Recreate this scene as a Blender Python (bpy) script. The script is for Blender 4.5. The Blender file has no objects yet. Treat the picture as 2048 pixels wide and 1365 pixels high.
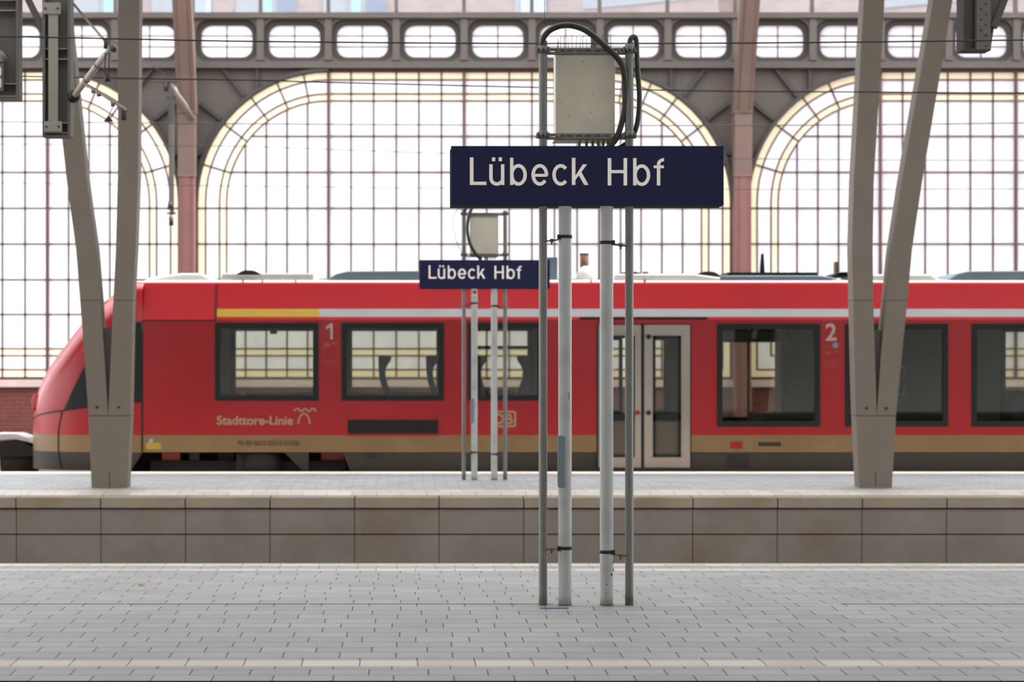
import bpy, bmesh, math, random
from mathutils import Vector, Matrix

random.seed(7)
S = bpy.context.scene
COL = S.collection

# ------------------------------------------------------------------ camera
# metres; x right, y away from the camera, z up; platform crown is z = 0
F = 2048 * 75.0 / 36.0          # focal length in pixels of the 2048 wide frame
VX, VY = 823.0, 729.0           # where the view axis meets the frame
EYE = 1.51
cam_d = bpy.data.cameras.new('camera')
cam = bpy.data.objects.new('camera', cam_d)
COL.objects.link(cam)
cam.location = (0, 0, EYE)
cam.rotation_euler = (math.pi / 2, 0, 0)
cam_d.lens = 75.0
cam_d.sensor_width = 36.0
cam_d.sensor_fit = 'HORIZONTAL'
cam_d.shift_x = (1024 - VX) / 2048
cam_d.shift_y = (VY - 682.5) / 2048
cam_d.clip_end = 400
cam_d.dof.use_dof = True
cam_d.dof.focus_distance = 13.37
cam_d.dof.aperture_fstop = 3.2
S.camera = cam

# ------------------------------------------------------------------ light
w = bpy.data.worlds.new('sky')
S.world = w
w.use_nodes = True
bg = w.node_tree.nodes['Background']
bg.inputs[0].default_value = (0.93, 0.97, 1.0, 1)
bg.inputs[1].default_value = 4.5
sun_d = bpy.data.lights.new('sun', 'SUN')
sun_d.energy = 9.0
sun_d.angle = math.radians(1.0)
sun_d.color = (1.0, 0.95, 0.88)
sun = bpy.data.objects.new('sun', sun_d)
COL.objects.link(sun)
sun.location = (0, 35, 30)
sun.rotation_euler = (math.radians(-1.5), math.radians(38), 0)
S.view_settings.view_transform = 'Standard'
S.view_settings.look = 'None'
S.view_settings.exposure = 0.35
S.view_settings.gamma = 1.0
S.view_settings.use_curve_mapping = False
S.cycles.max_bounces = 8
S.cycles.transparent_max_bounces = 16
S.cycles.caustics_reflective = False
S.cycles.caustics_refractive = False
S.cycles.sample_clamp_indirect = 6.0
S.cycles.use_denoising = True

# ------------------------------------------------------------------ materials
def srgb(c):
    return tuple(((v / 255) / 12.92 if v / 255 <= 0.04045 else ((v / 255 + 0.055) / 1.055) ** 2.4) for v in c)


KA = 0.80     # overall paint reflectance, balanced against the exposure


def mat(name, rgb, rough=0.5, metal=0.0, var=0.08, scale=3.0, bump=0.0, spec=0.4, dirt=None, dirt_amt=0.3, ka=None, specks=False):
    """paint-like material: base colour (sRGB 0-255) with soft procedural variation"""
    m = bpy.data.materials.new(name)
    m.use_nodes = True
    nt = m.node_tree
    b = nt.nodes['Principled BSDF']
    b.inputs['Roughness'].default_value = rough
    b.inputs['Metallic'].default_value = metal
    b.inputs['Specular IOR Level'].default_value = spec
    tc = nt.nodes.new('ShaderNodeTexCoord')
    n = nt.nodes.new('ShaderNodeTexNoise')
    n.inputs['Scale'].default_value = scale
    n.inputs['Detail'].default_value = 6
    n.inputs['Roughness'].default_value = 0.65
    nt.links.new(tc.outputs['Object'], n.inputs['Vector'])
    r = nt.nodes.new('ShaderNodeValToRGB')
    c = tuple(v * (KA if ka is None else ka) for v in srgb(rgb))
    r.color_ramp.elements[0].position = 0.3
    r.color_ramp.elements[1].position = 0.7
    r.color_ramp.elements[0].color = tuple(v * (1 - var) for v in c) + (1,)
    r.color_ramp.elements[1].color = tuple(min(1, v * (1 + var)) for v in c) + (1,)
    nt.links.new(n.outputs['Fac'], r.inputs['Fac'])
    out = r.outputs['Color']
    if dirt:
        n2 = nt.nodes.new('ShaderNodeTexNoise')
        n2.inputs['Scale'].default_value = scale * 0.7
        n2.inputs['Detail'].default_value = 8
        r2 = nt.nodes.new('ShaderNodeValToRGB')
        r2.color_ramp.elements[0].position = 0.5
        r2.color_ramp.elements[1].position = 0.75
        r2.color_ramp.elements[1].color = (dirt_amt,) * 3 + (1,)
        r2.color_ramp.elements[0].color = (0, 0, 0, 1)
        nt.links.new(tc.outputs['Object'], n2.inputs['Vector'])
        nt.links.new(n2.outputs['Fac'], r2.inputs['Fac'])
        mx = nt.nodes.new('ShaderNodeMix')
        mx.data_type = 'RGBA'
        nt.links.new(r2.outputs['Color'], mx.inputs[0])
        nt.links.new(out, mx.inputs[6])
        mx.inputs[7].default_value = tuple(v * KA for v in srgb(dirt)) + (1,)
        out = mx.outputs[2]
    if specks:
        n4 = nt.nodes.new('ShaderNodeTexNoise')
        n4.inputs['Scale'].default_value = 62
        n4.inputs['Detail'].default_value = 2
        r4 = nt.nodes.new('ShaderNodeValToRGB')
        r4.color_ramp.elements[0].position = 0.70
        r4.color_ramp.elements[1].position = 0.74
        nt.links.new(tc.outputs['Object'], n4.inputs['Vector'])
        nt.links.new(n4.outputs['Fac'], r4.inputs['Fac'])
        m4 = nt.nodes.new('ShaderNodeMix')
        m4.data_type = 'RGBA'
        nt.links.new(r4.outputs['Color'], m4.inputs[0])
        nt.links.new(out, m4.inputs[6])
        m4.inputs[7].default_value = (0.09, 0.08, 0.07, 1)
        out = m4.outputs[2]
    nt.links.new(out, b.inputs['Base Color'])
    if bump:
        bp = nt.nodes.new('ShaderNodeBump')
        bp.inputs['Strength'].default_value = bump
        bp.inputs['Distance'].default_value = 0.01
        n3 = nt.nodes.new('ShaderNodeTexNoise')
        n3.inputs['Scale'].default_value = scale * 12
        n3.inputs['Detail'].default_value = 4
        nt.links.new(tc.outputs['Object'], n3.inputs['Vector'])
        nt.links.new(n3.outputs['Fac'], bp.inputs['Height'])
        nt.links.new(bp.outputs['Normal'], b.inputs['Normal'])
    return m


def mat_glass(name, tint, mixg=0.08, rough=0.02):
    """thin clear glazing"""
    m = bpy.data.materials.new(name)
    m.use_nodes = True
    nt = m.node_tree
    nt.nodes.clear()
    o = nt.nodes.new('ShaderNodeOutputMaterial')
    t = nt.nodes.new('ShaderNodeBsdfTransparent')
    t.inputs[0].default_value = tint + (1,)
    g = nt.nodes.new('ShaderNodeBsdfGlossy')
    g.inputs['Roughness'].default_value = rough
    n = nt.nodes.new('ShaderNodeTexNoise')
    n.inputs['Scale'].default_value = 2.0
    r = nt.nodes.new('ShaderNodeMapRange')
    r.inputs[3].default_value = mixg * 0.8
    r.inputs[4].default_value = mixg * 1.2
    nt.links.new(n.outputs['Fac'], r.inputs[0])
    mx = nt.nodes.new('ShaderNodeMixShader')
    nt.links.new(r.outputs[0], mx.inputs[0])
    nt.links.new(t.outputs[0], mx.inputs[1])
    nt.links.new(g.outputs[0], mx.inputs[2])
    nt.links.new(mx.outputs[0], o.inputs[0])
    return m


def mat_frost(name, col, clear=0.25, col2=None):
    """frosted pane: mostly translucent, mottled, a little see-through"""
    m = bpy.data.materials.new(name)
    m.use_nodes = True
    nt = m.node_tree
    nt.nodes.clear()
    o = nt.nodes.new('ShaderNodeOutputMaterial')
    tr = nt.nodes.new('ShaderNodeBsdfTranslucent')
    tp = nt.nodes.new('ShaderNodeBsdfTransparent')
    tp.inputs[0].default_value = col + (1,)
    tc = nt.nodes.new('ShaderNodeTexCoord')
    n = nt.nodes.new('ShaderNodeTexNoise')
    n.inputs['Scale'].default_value = 1.6
    n.inputs['Detail'].default_value = 2
    nt.links.new(tc.outputs['Object'], n.inputs['Vector'])
    r = nt.nodes.new('ShaderNodeValToRGB')
    r.color_ramp.elements[0].position = 0.35
    r.color_ramp.elements[1].position = 0.65
    r.color_ramp.elements[0].color = (col2 or tuple(v * 0.85 for v in col)) + (1,)
    r.color_ramp.elements[1].color = col + (1,)
    nt.links.new(n.outputs['Fac'], r.inputs['Fac'])
    nt.links.new(r.outputs[0], tr.inputs[0])
    mx = nt.nodes.new('ShaderNodeMixShader')
    mx.inputs[0].default_value = clear
    nt.links.new(tr.outputs[0], mx.inputs[1])
    nt.links.new(tp.outputs[0], mx.inputs[2])
    nt.links.new(mx.outputs[0], o.inputs[0])
    return m


def mat_brick(name, c1, c2, mortar, bw, rh, ms, offset=0.5, rough=0.6, rot=None, loc=(0, 0, 0), bump=0.3, stain=0.15,
              squash_noise=2.5, spec=0.4, jitter=0.0):
    m = bpy.data.materials.new(name)
    m.use_nodes = True
    nt = m.node_tree
    b = nt.nodes['Principled BSDF']
    b.inputs['Roughness'].default_value = rough
    b.inputs['Specular IOR Level'].default_value = spec
    ge = nt.nodes.new('ShaderNodeNewGeometry')
    mp = nt.nodes.new('ShaderNodeMapping')
    mp.inputs['Location'].default_value = loc
    if rot:
        mp.inputs['Rotation'].default_value = rot
    nt.links.new(ge.outputs['Position'], mp.inputs['Vector'])
    br = nt.nodes.new('ShaderNodeTexBrick')
    br.offset = offset
    br.inputs['Scale'].default_value = 1.0
    br.inputs['Brick Width'].default_value = bw
    br.inputs['Row Height'].default_value = rh
    br.inputs['Mortar Size'].default_value = ms
    br.inputs['Mortar Smooth'].default_value = 0.2
    br.inputs['Bias'].default_value = 0.0
    br.inputs['Color1'].default_value = tuple(v * KA for v in srgb(c1)) + (1,)
    br.inputs['Color2'].default_value = tuple(v * KA for v in srgb(c2)) + (1,)
    br.inputs['Mortar'].default_value = tuple(v * KA for v in srgb(mortar)) + (1,)
    if jitter:
        # every row of bricks slides a little along its length
        def mt(op, a, b_=None):
            q = nt.nodes.new('ShaderNodeMath')
            q.operation = op
            for i, v in enumerate((a, b_)):
                if v is None:
                    continue
                if isinstance(v, (int, float)):
                    q.inputs[i].default_value = v
                else:
                    nt.links.new(v, q.inputs[i])
            return q.outputs[0]
        sx = nt.nodes.new('ShaderNodeSeparateXYZ')
        nt.links.new(mp.outputs[0], sx.inputs[0])
        row = mt('FLOOR', mt('DIVIDE', sx.outputs[1], rh))
        wn_ = nt.nodes.new('ShaderNodeTexWhiteNoise')
        wn_.noise_dimensions = '1D'
        nt.links.new(row, wn_.inputs['W'])
        nx = mt('ADD', sx.outputs[0], mt('MULTIPLY', wn_.outputs['Value'], jitter))
        cb_ = nt.nodes.new('ShaderNodeCombineXYZ')
        nt.links.new(nx, cb_.inputs[0])
        nt.links.new(sx.outputs[1], cb_.inputs[1])
        nt.links.new(sx.outputs[2], cb_.inputs[2])
        nt.links.new(cb_.outputs[0], br.inputs['Vector'])
    else:
        nt.links.new(mp.outputs[0], br.inputs['Vector'])
    n = nt.nodes.new('ShaderNodeTexNoise')
    n.inputs['Scale'].default_value = squash_noise
    n.inputs['Detail'].default_value = 8
    n.inputs['Roughness'].default_value = 0.7
    nt.links.new(ge.outputs['Position'], n.inputs['Vector'])
    r = nt.nodes.new('ShaderNodeMapRange')
    r.inputs[1].default_value = 0.3
    r.inputs[2].default_value = 0.7
    r.inputs[3].default_value = 1 - stain
    r.inputs[4].default_value = 1 + stain * 0.4
    nt.links.new(n.outputs['Fac'], r.inputs[0])
    mx = nt.nodes.new('ShaderNodeMix')
    mx.data_type = 'RGBA'
    mx.blend_type = 'MULTIPLY'
    mx.inputs[0].default_value = 1.0
    nt.links.new(br.outputs['Color'], mx.inputs[6])
    nt.links.new(r.outputs[0], mx.inputs[7])
    nt.links.new(mx.outputs[2], b.inputs['Base Color'])
    bp = nt.nodes.new('ShaderNodeBump')
    bp.invert = True
    bp.inputs['Strength'].default_value = bump
    bp.inputs['Distance'].default_value = 0.004
    nt.links.new(br.outputs['Fac'], bp.inputs['Height'])
    nt.links.new(bp.outputs['Normal'], b.inputs['Normal'])
    return m


M = {}
M['paver'] = mat_brick('grey_pavers', (161, 158, 155), (148, 146, 143), (60, 56, 52), 0.2985, 0.19, 0.0042, loc=(0.06, 0.0, 0), jitter=0.07,
                       rough=0.55, stain=0.12, squash_noise=1.3)
M['paver_light'] = mat_brick('pale_guide_pavers', (206, 196, 184), (186, 170, 154), (96, 90, 84), 0.2985, 0.5, 0.004,
                             loc=(0.118, 0.15, 0), rough=0.5, stain=0.12)
M['paver_far'] = mat_brick('light_pavers_far_platform', (162, 161, 161), (148, 147, 147), (98, 95, 92), 0.2985, 0.19, 0.005,
                           rough=0.6, stain=0.15)
M['rib'] = mat_brick('ribbed_edge_tile', (196, 187, 176), (186, 177, 166), (106, 98, 90), 0.018, 0.9, 0.0045, offset=0.0, rough=0.55)
M['slab_wall'] = mat('platform_wall_concrete', (133, 123, 113), 0.85, var=0.13, scale=1.6, bump=0.2, dirt=(118, 92, 70), dirt_amt=0.5)
M['coping'] = mat('platform_coping_concrete', (152, 138, 120), 0.8, var=0.12, scale=2.2, bump=0.2, dirt=(120, 95, 70), dirt_amt=0.5)
M['fine_joint'] = mat('crown_joint_dirt', (92, 88, 84), 0.95, var=0.3, scale=12)
M['joint'] = mat('dark_joint', (40, 35, 31), 0.9)
M['pole_dark'] = mat('galvanised_dark_grey', (118, 117, 112), 0.5, 0.2, var=0.07, scale=9, bump=0.05, dirt=(90, 80, 70), dirt_amt=0.35)
M['pole_light'] = mat('light_grey_paint', (180, 181, 178), 0.45, 0.05, var=0.05, scale=7, bump=0.04, dirt=(112, 108, 104), dirt_amt=0.35)
M['sign_blue'] = mat('sign_blue', (26, 28, 68), 0.5, var=0.05, scale=2, spec=0.2)
M['sign_edge'] = mat('sign_edge_metal', (42, 42, 66), 0.4, 0.2)
M['letter'] = mat('off_white_letter', (252, 244, 235), 0.5, var=0.02, ka=1.0)
M['cabinet'] = mat('cabinet_beige', (216, 207, 188), 0.5, var=0.04, scale=10, dirt=(150, 142, 128), dirt_amt=0.25, specks=True)
M['rail'] = mat('bracket_zinc', (116, 112, 105), 0.5, 0.3, var=0.12, scale=14)
M['brass'] = mat('old_brass', (150, 130, 100), 0.5, 0.5)
M['black_rubber'] = mat('black_conduit', (38, 37, 36), 0.45, var=0.1)
M['rust'] = mat('rust_brown', (112, 84, 66), 0.9, var=0.35, scale=30)
M['strap'] = mat('dark_strap', (38, 36, 34), 0.5, 0.4)
M['plate_blue'] = mat('blue_grey_plate', (118, 134, 140), 0.45, var=0.06)
M['blue_mark'] = mat('blue_paint_mark', (72, 82, 132), 0.7, var=0.2, scale=10)
M['vcol'] = mat('warm_grey_steel_paint', (118, 107, 95), 0.6, var=0.05, scale=2.5, dirt=(110, 98, 86), dirt_amt=0.3)
M['vcol_lit_side'] = mat('warm_grey_steel_paint_lit_side', (160, 156, 150), 0.5, var=0.05)  # lighter copy of the support paint for sides catching light; unused
M['post'] = mat('galvanised_post', (82, 77, 71), 0.55, 0.15, var=0.1, scale=5, dirt=(80, 70, 60), dirt_amt=0.4)
M['post_plate'] = mat('post_strap_plate', (128, 119, 109), 0.5, 0.1, var=0.06)
M['wire'] = mat('dark_wire', (34, 33, 34), 0.5, 0.3)
M['iron'] = mat('grey_brown_iron', (82, 73, 68), 0.8, var=0.1, scale=1.5, dirt=(74, 60, 55), dirt_amt=0.5)
M['iron_dark'] = mat('dark_grey_iron', (54, 51, 47), 0.8, var=0.1, scale=1.5)
M['iron_sunlit'] = mat('sunlit_red_brown_iron', (116, 76, 73), 0.7, var=0.08, scale=1.5)  # same iron as the upper column; its sun glow is in the colour
M['iron_hazed'] = mat('hazed_pink_brown_iron', (98, 77, 69), 0.7, var=0.08, scale=1.5)  # same iron as the shaft; the haze is painted into this tone
M['mullion'] = mat('oxide_mullion', (84, 56, 52), 0.8, var=0.1)
M['brick_wall'] = mat_brick('red_brick', (112, 46, 38), (96, 42, 36), (92, 72, 64), 0.25, 0.083, 0.008,
                            rot=(math.pi / 2, 0, 0), rough=0.85, stain=0.2)
M['brick_out'] = mat_brick('rose_brick_facade', (122, 102, 104), (136, 115, 115), (132, 118, 118), 0.5, 0.16, 0.02,
                           rot=(math.pi / 2, 0, 0), rough=0.9, stain=0.12)
M['stone'] = mat('pale_coping', (190, 170, 160), 0.7)
M['red'] = mat('train_red', (156, 28, 34), 0.28, spec=0.3, var=0.05, scale=0.8, dirt=(124, 36, 34), dirt_amt=0.35)
M['stripe'] = mat('stripe_pale_grey', (150, 152, 154), 0.35)
M['yellow'] = mat('stripe_yellow', (164, 136, 46), 0.4)
M['sill'] = mat('dusty_beige_band', (124, 97, 62), 0.5, var=0.12, scale=1.5, dirt=(110, 82, 56), dirt_amt=0.6)
M['skirt'] = mat('dusty_dark_skirt', (52, 44, 38), 0.7, var=0.12, scale=1.5)
M['frame_black'] = mat('black_window_frame', (32, 33, 33), 0.6, spec=0.2)
M['door_grey'] = mat('door_light_grey', (156, 147, 138), 0.4, dirt=(130, 96, 68), dirt_amt=0.5, scale=1.2)
M['roof_pale'] = mat('roof_pale_grey', (200, 197, 192), 0.4)
M['roof_unit'] = mat('roof_unit_blue_grey', (92, 104, 114), 0.45)
M['roof_ribbed'] = mat_brick('roof_unit_louvre', (196, 192, 186), (190, 186, 180), (120, 116, 110), 9.0, 0.04, 0.008, rot=(math.pi / 2, 0, 0))
M['train_beige'] = mat('beige_lettering', (164, 132, 102), 0.5)
M['train_white'] = mat('white_lettering', (180, 156, 148), 0.5)
M['train_dim'] = mat('dark_lettering', (72, 56, 38), 0.6)
M['outline'] = mat('pale_red_outline', (160, 62, 56), 0.5)
M['grille'] = mat('dark_grille', (34, 24, 24), 0.8)
M['interior'] = mat('train_interior_panel', (150, 146, 136), 0.7)
M['interior_dark'] = mat('train_interior_dark', (70, 70, 66), 0.7)
M['seat'] = mat('dark_seat', (46, 46, 52), 0.6)
M['under'] = mat('underframe_dark', (40, 34, 31), 0.8)
M['wheel'] = mat('wheel_brown', (78, 64, 54), 0.6, 0.3)
M['red_light'] = mat('pinkish_red', (196, 90, 84), 0.6)
M['ballast'] = mat('track_ballast', (128, 108, 96), 0.95, var=0.35, scale=14, bump=1.0)
M['rail_steel'] = mat('rail_steel', (120, 104, 92), 0.4, 0.6)
M['sleeper'] = mat('concrete_sleeper', (150, 142, 132), 0.9)
M['soffit'] = mat('canopy_soffit', (120, 112, 104), 0.8)
M['glass'] = mat_glass('clear_glass', (0.93, 0.94, 0.93), 0.05)
M['train_glass'] = mat_glass('train_tinted_glass', (0.68, 0.69, 0.65), 0.02)
M['train_glass2'] = mat_glass('train_tinted_glass_far', (0.86, 0.86, 0.82), 0.02)
M['frost'] = mat_frost('frosted_white_glass', (0.82, 0.82, 0.83), 0.08, (0.70, 0.71, 0.76))
M['cream'] = mat_frost('cream_glass', (0.92, 0.84, 0.60), 0.08, (0.90, 0.81, 0.56))
M['outside_bounce'] = mat('outside_pale_bounce_ground', (190, 190, 190), 0.9)
M['bounce_pale'] = mat('pale_bounce_wall', (215, 211, 206), 0.9, ka=1.0)
M['door_lower'] = mat('dull_lower_door_pane', (84, 75, 64), 0.4)
M['light_diffuser'] = mat_frost('light_diffuser_sheet', (0.33, 0.345, 0.352), 0.0)
M['cam_white'] = mat('label_white', (205, 200, 190), 0.5)
M['grp'] = mat('insulator_rod_beige', (178, 166, 150), 0.45)
M['rod'] = mat('bracket_rod', (120, 104, 92), 0.4, 0.4)
M['teal'] = mat('window_teal_frame', (110, 150, 150), 0.5)
M['blind'] = mat('grey_blind', (118, 120, 130), 0.7)
M['pane_dark'] = mat('outside_window_pane', (70, 80, 108), 0.15)
M['pane_light'] = mat('outside_window_pane_light', (138, 146, 176), 0.2)
M['leaf'] = mat('dry_leaf', (170, 84, 40), 0.8)
M['screen'] = mat('display_screen_off', (22, 26, 42), 0.2)


# ------------------------------------------------------------------ mesh helpers
def P(px, py, d):
    """point seen at (px, py) of the 2048x1365 photograph standing d metres away"""
    return Vector(((px - VX) / F * d, d, EYE + (VY - py) / F * d))


def X(px, d):
    return (px - VX) / F * d


def Z(py, d):
    return EYE + (VY - py) / F * d


ORG = {}


class MB:
    def __init__(self):
        self.bm = bmesh.new()
        self.mats = []

    def mi(self, m):
        if m not in self.mats:
            self.mats.append(m)
        return self.mats.index(m)

    def face(self, pts, m, smooth=False):
        vs = [self.bm.verts.new(p) for p in pts]
        f = self.bm.faces.new(vs)
        f.material_index = self.mi(m)
        f.smooth = smooth
        return f

    def box(self, x0, x1, y0, y1, z0, z1, m):
        v = [self.bm.verts.new((x, y, z)) for z in (z0, z1) for y in (y0, y1) for x in (x0, x1)]
        k = self.mi(m)
        for q in ((0, 2, 3, 1), (4, 5, 7, 6), (0, 1, 5, 4), (2, 6, 7, 3), (0, 4, 6, 2), (1, 3, 7, 5)):
            f = self.bm.faces.new([v[i] for i in q])
            f.material_index = k
        return self

    def prism(self, pts, y0, y1, m, side=None):
        """pts: (x, z) outline, extruded from y0 to y1"""
        a = [self.bm.verts.new((x, y0, z)) for x, z in pts]
        b = [self.bm.verts.new((x, y1, z)) for x, z in pts]
        k = self.mi(m)
        ks = self.mi(side or m)
        f = self.bm.faces.new(a)
        f.material_index = k
        f = self.bm.faces.new(list(reversed(b)))
        f.material_index = k
        n = len(pts)
        for i in range(n):
            f = self.bm.faces.new([a[i], b[i], b[(i + 1) % n], a[(i + 1) % n]])
            f.material_index = ks
        return self

    def bar(self, p0, p1, wd, dp, m):
        """rectangular bar between two points; wd across in the xz plane, dp along y"""
        p0, p1 = Vector(p0), Vector(p1)
        t = (p1 - p0).normalized()
        yv = Vector((0, 1, 0))
        if abs(t.dot(yv)) > 0.95:
            yv = Vector((0, 0, 1))
        s = t.cross(yv).normalized()
        u = s.cross(t).normalized()
        k = self.mi(m)
        v = []
        for p in (p0, p1):
            for a, b in ((-1, -1), (1, -1), (1, 1), (-1, 1)):
                v.append(self.bm.verts.new(p + s * a * wd / 2 + u * b * dp / 2))
        for q in ((3, 2, 1, 0), (4, 5, 6, 7), (0, 1, 5, 4), (1, 2, 6, 5), (2, 3, 7, 6), (3, 0, 4, 7)):
            f = self.bm.faces.new([v[i] for i in q])
            f.material_index = k
        return self

    def tube(self, pts, r, m, n=12, ridge=0.0):
        """round tube along a path; r a number or a list"""
        pts = [Vector(p) for p in pts]
        k = self.mi(m)
        rings = []
        up = None
        for i, p in enumerate(pts):
            t = (pts[min(i + 1, len(pts) - 1)] - pts[max(i - 1, 0)]).normalized()
            if up is None:
                up = Vector((0, 1, 0)) if abs(t.y) < 0.9 else Vector((1, 0, 0))
            s = t.cross(up).normalized()
            up = s.cross(t).normalized()
            rr = r[i] if isinstance(r, (list, tuple)) else r
            if ridge and i % 2:
                rr *= 1 - ridge
            rings.append([self.bm.verts.new(p + (s * math.cos(a) + up * math.sin(a)) * rr)
                          for a in (2 * math.pi * j / n for j in range(n))])
        for a, b in zip(rings, rings[1:]):
            for j in range(n):
                f = self.bm.faces.new([a[j], a[(j + 1) % n], b[(j + 1) % n], b[j]])
                f.material_index = k
                f.smooth = True
        for rg in (rings[0][::-1], rings[-1]):
            f = self.bm.faces.new(rg)
            f.material_index = k
        return self

    def cyl(self, p0, p1, r, m, n=16):
        return self.tube([p0, p1], r, m, n)

    def build(self, name, parent=None, bevel=0.0, kind=None):
        bm = self.bm
        bmesh.ops.recalc_face_normals(bm, faces=bm.faces)
        if parent is None:
            xs = [v.co for v in bm.verts]
            lo = Vector((min(v.x for v in xs), min(v.y for v in xs), min(v.z for v in xs)))
            hi = Vector((max(v.x for v in xs), max(v.y for v in xs), max(v.z for v in xs)))
            org = Vector(((lo.x + hi.x) / 2, (lo.y + hi.y) / 2, lo.z))
        else:
            org = ORG[parent.name]
        bmesh.ops.translate(bm, verts=bm.verts, vec=-org)
        me = bpy.data.meshes.new(name)
        bm.to_mesh(me)
        bm.free()
        for m in self.mats:
            me.materials.append(M[m])
        o = bpy.data.objects.new(name, me)
        COL.objects.link(o)
        if parent is None:
            o.location = org
        else:
            o.parent = parent
        ORG[o.name] = org
        if bevel:
            b = o.modifiers.new('bevel', 'BEVEL')
            b.width = bevel
            b.segments = 2
            b.limit_method = 'ANGLE'
        if kind:
            o['kind'] = kind
        return o


def thing(name, label, cat, loc, group=None):
    o = bpy.data.objects.new(name, None)
    COL.objects.link(o)
    o.location = loc
    o.empty_display_size = 0.2
    ORG[o.name] = Vector(loc)
    return tag(o, label, cat, group)


def tag(o, label, cat, group=None):
    o['label'] = label
    o['category'] = cat
    if group:
        o['group'] = group
    return o


def text_part(name, s, parent, x0, x1, zb, zt, y, m, bold=0.0):
    """lettering fitted into x0..x1 and zb..zt at depth y, facing the camera side"""
    cu = bpy.data.curves.new(name, 'FONT')
    cu.body = s
    cu.size = 1
    cu.offset = bold
    cu.extrude = 0.002
    tmp = bpy.data.objects.new(name + '_tmp', cu)
    COL.objects.link(tmp)
    dg = bpy.context.evaluated_depsgraph_get()
    me = bpy.data.meshes.new_from_object(tmp.evaluated_get(dg))
    bpy.data.objects.remove(tmp)
    xs = [v.co.x for v in me.vertices]
    ys = [v.co.y for v in me.vertices]
    lx, hx, ly, hy = min(xs), max(xs), min(ys), max(ys)
    org = ORG[parent.name]
    for v in me.vertices:
        a = x0 + (v.co.x - lx) / (hx - lx) * (x1 - x0)
        b = zb + (v.co.y - ly) / (hy - ly) * (zt - zb)
        v.co = Vector((a, y - v.co.z, b)) - org
    me.materials.clear()
    me.materials.append(M[m])
    o = bpy.data.objects.new(name, me)
    COL.objects.link(o)
    o.parent = parent
    ORG[o.name] = org
    return o


# ------------------------------------------------------------------ setting: ground, platforms, canopy
XL, XR = -26.0, 30.0
g = MB()
g.face([(-80, -14, -1.0), (80, -14, -1.0), (80, 60, -1.0), (-80, 60, -1.0)], 'ballast')
g.build('floor', kind='structure')
g = MB()
g.face([(-80, 43.2, -0.95), (80, 43.2, -0.95), (80, 90, -0.95), (-80, 90, -0.95)], 'outside_bounce')  # unseen pale ground added to brighten the panes with neutral bounce light
g.build('floor_outside_bounce', kind='structure')


def platform(profile, strips, name):
    """profile: (y, z) points along the depth; strips: material per interval"""
    mb = MB()
    for (a, b), m in zip(zip(profile, profile[1:]), strips):
        mb.face([(XL, a[0], a[1]), (XR, a[0], a[1]), (XR, b[0], b[1]), (XL, b[0], b[1])], m)
    y0, z0 = profile[0]
    y1, z1 = profile[-1]
    mb.face([(XL, y1, z1), (XR, y1, z1), (XR, y1, -1), (XL, y1, -1)], 'slab_wall')
    mb.face([(XL, y0, z0), (XR, y0, z0), (XR, y0, -1), (XL, y0, -1)], 'joint')
    return mb.build(name, kind='structure')


zf = lambda y, yc, s: -abs(y - yc) * s
c1, s1 = 13.42, 0.0152
pr = [10.47, 10.93, 11.12, c1, 16.0, 16.17, 16.46, 16.62, 16.72]
platform([(y, zf(y, c1, s1)) for y in pr],
         ['paver', 'paver_light', 'paver', 'paver', 'paver_light', 'paver', 'paver_light', 'rib'], 'floor_near_platform')

# far platform, with a wall of concrete slabs under an overhanging coping
c2, s2 = 28.1, 0.019
D2 = 25.2
z_edge = Z(995.5, D2)
mb = MB()
pr2 = [(D2 + 0.30, z_edge + 0.004), (26.0, -0.022), (c2, 0.0), (30.35, -0.035), (31.05, -0.055)]
for (a, b), m in zip(zip(pr2, pr2[1:]), ['paver_light', 'paver_far', 'paver_far', 'paver_light']):
    mb.face([(XL, a[0], a[1]), (XR, a[0], a[1]), (XR, b[0], b[1]), (XL, b[0], b[1])], m)
mb.face([(XL, 31.05, -0.055), (XR, 31.05, -0.055), (XR, 31.05, -1), (XL, 31.05, -1)], 'slab_wall')
mb.build('floor_far_platform', kind='structure')
cop, wl = MB(), MB()
jx0 = X(709, D2)
nper = 1.0
k0 = int((XL - jx0) / nper)
for k in range(k0, int((XR - jx0) / nper)):
    xa = jx0 + k * nper + 0.006
    xb = xa + nper - 0.012
    cop.box(xa, xb, D2, D2 + 0.31, Z(1017, D2), z_edge, 'coping')
    wl.box(xa - 0.002, xb + 0.002, D2 + 0.03, D2 + 0.22, Z(1069, D2), Z(1019.5, D2), 'slab_wall')
    wl.box(xa - 0.002, xb + 0.002, D2 + 0.035, D2 + 0.22, -1.0, Z(1071.5, D2), 'slab_wall')
wl.box(XL, XR, D2 + 0.055, D2 + 0.25, -1.0, Z(1018, D2) - 0.001, 'joint')
cop.build('trim_platform_coping', kind='structure', bevel=0.008)
wl.build('wall_platform_edge', kind='structure', bevel=0.004)

# side platform beyond the train
mb = MB()
mb.box(XL, XR, 37.9, 42.5, -1.0, -0.02, 'paver_far')
mb.build('floor_side_platform', kind='structure')
# platform where the photographer stands
mb = MB()
mb.box(XL, XR, -6, 1.9, -1.0, -0.02, 'paver')
mb.build('floor_camera_platform', kind='structure')

# tracks
rails = MB()
slp = MB()
for yc in (4.0, 8.3, 18.45, 23.45, 32.6, 36.3):
    for dy in (-0.75, 0.75):
        rails.box(XL, XR, yc + dy - 0.035, yc + dy + 0.035, -0.95, -0.81, 'rail_steel')
    x = XL
    while x < XR:
        slp.box(x, x + 0.26, yc - 1.25, yc + 1.25, -1.0, -0.945, 'sleeper')
        x += 1.2
rails.build('trim_rails', kind='structure')
slp.build('trim_sleepers', kind='structure')

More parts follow.
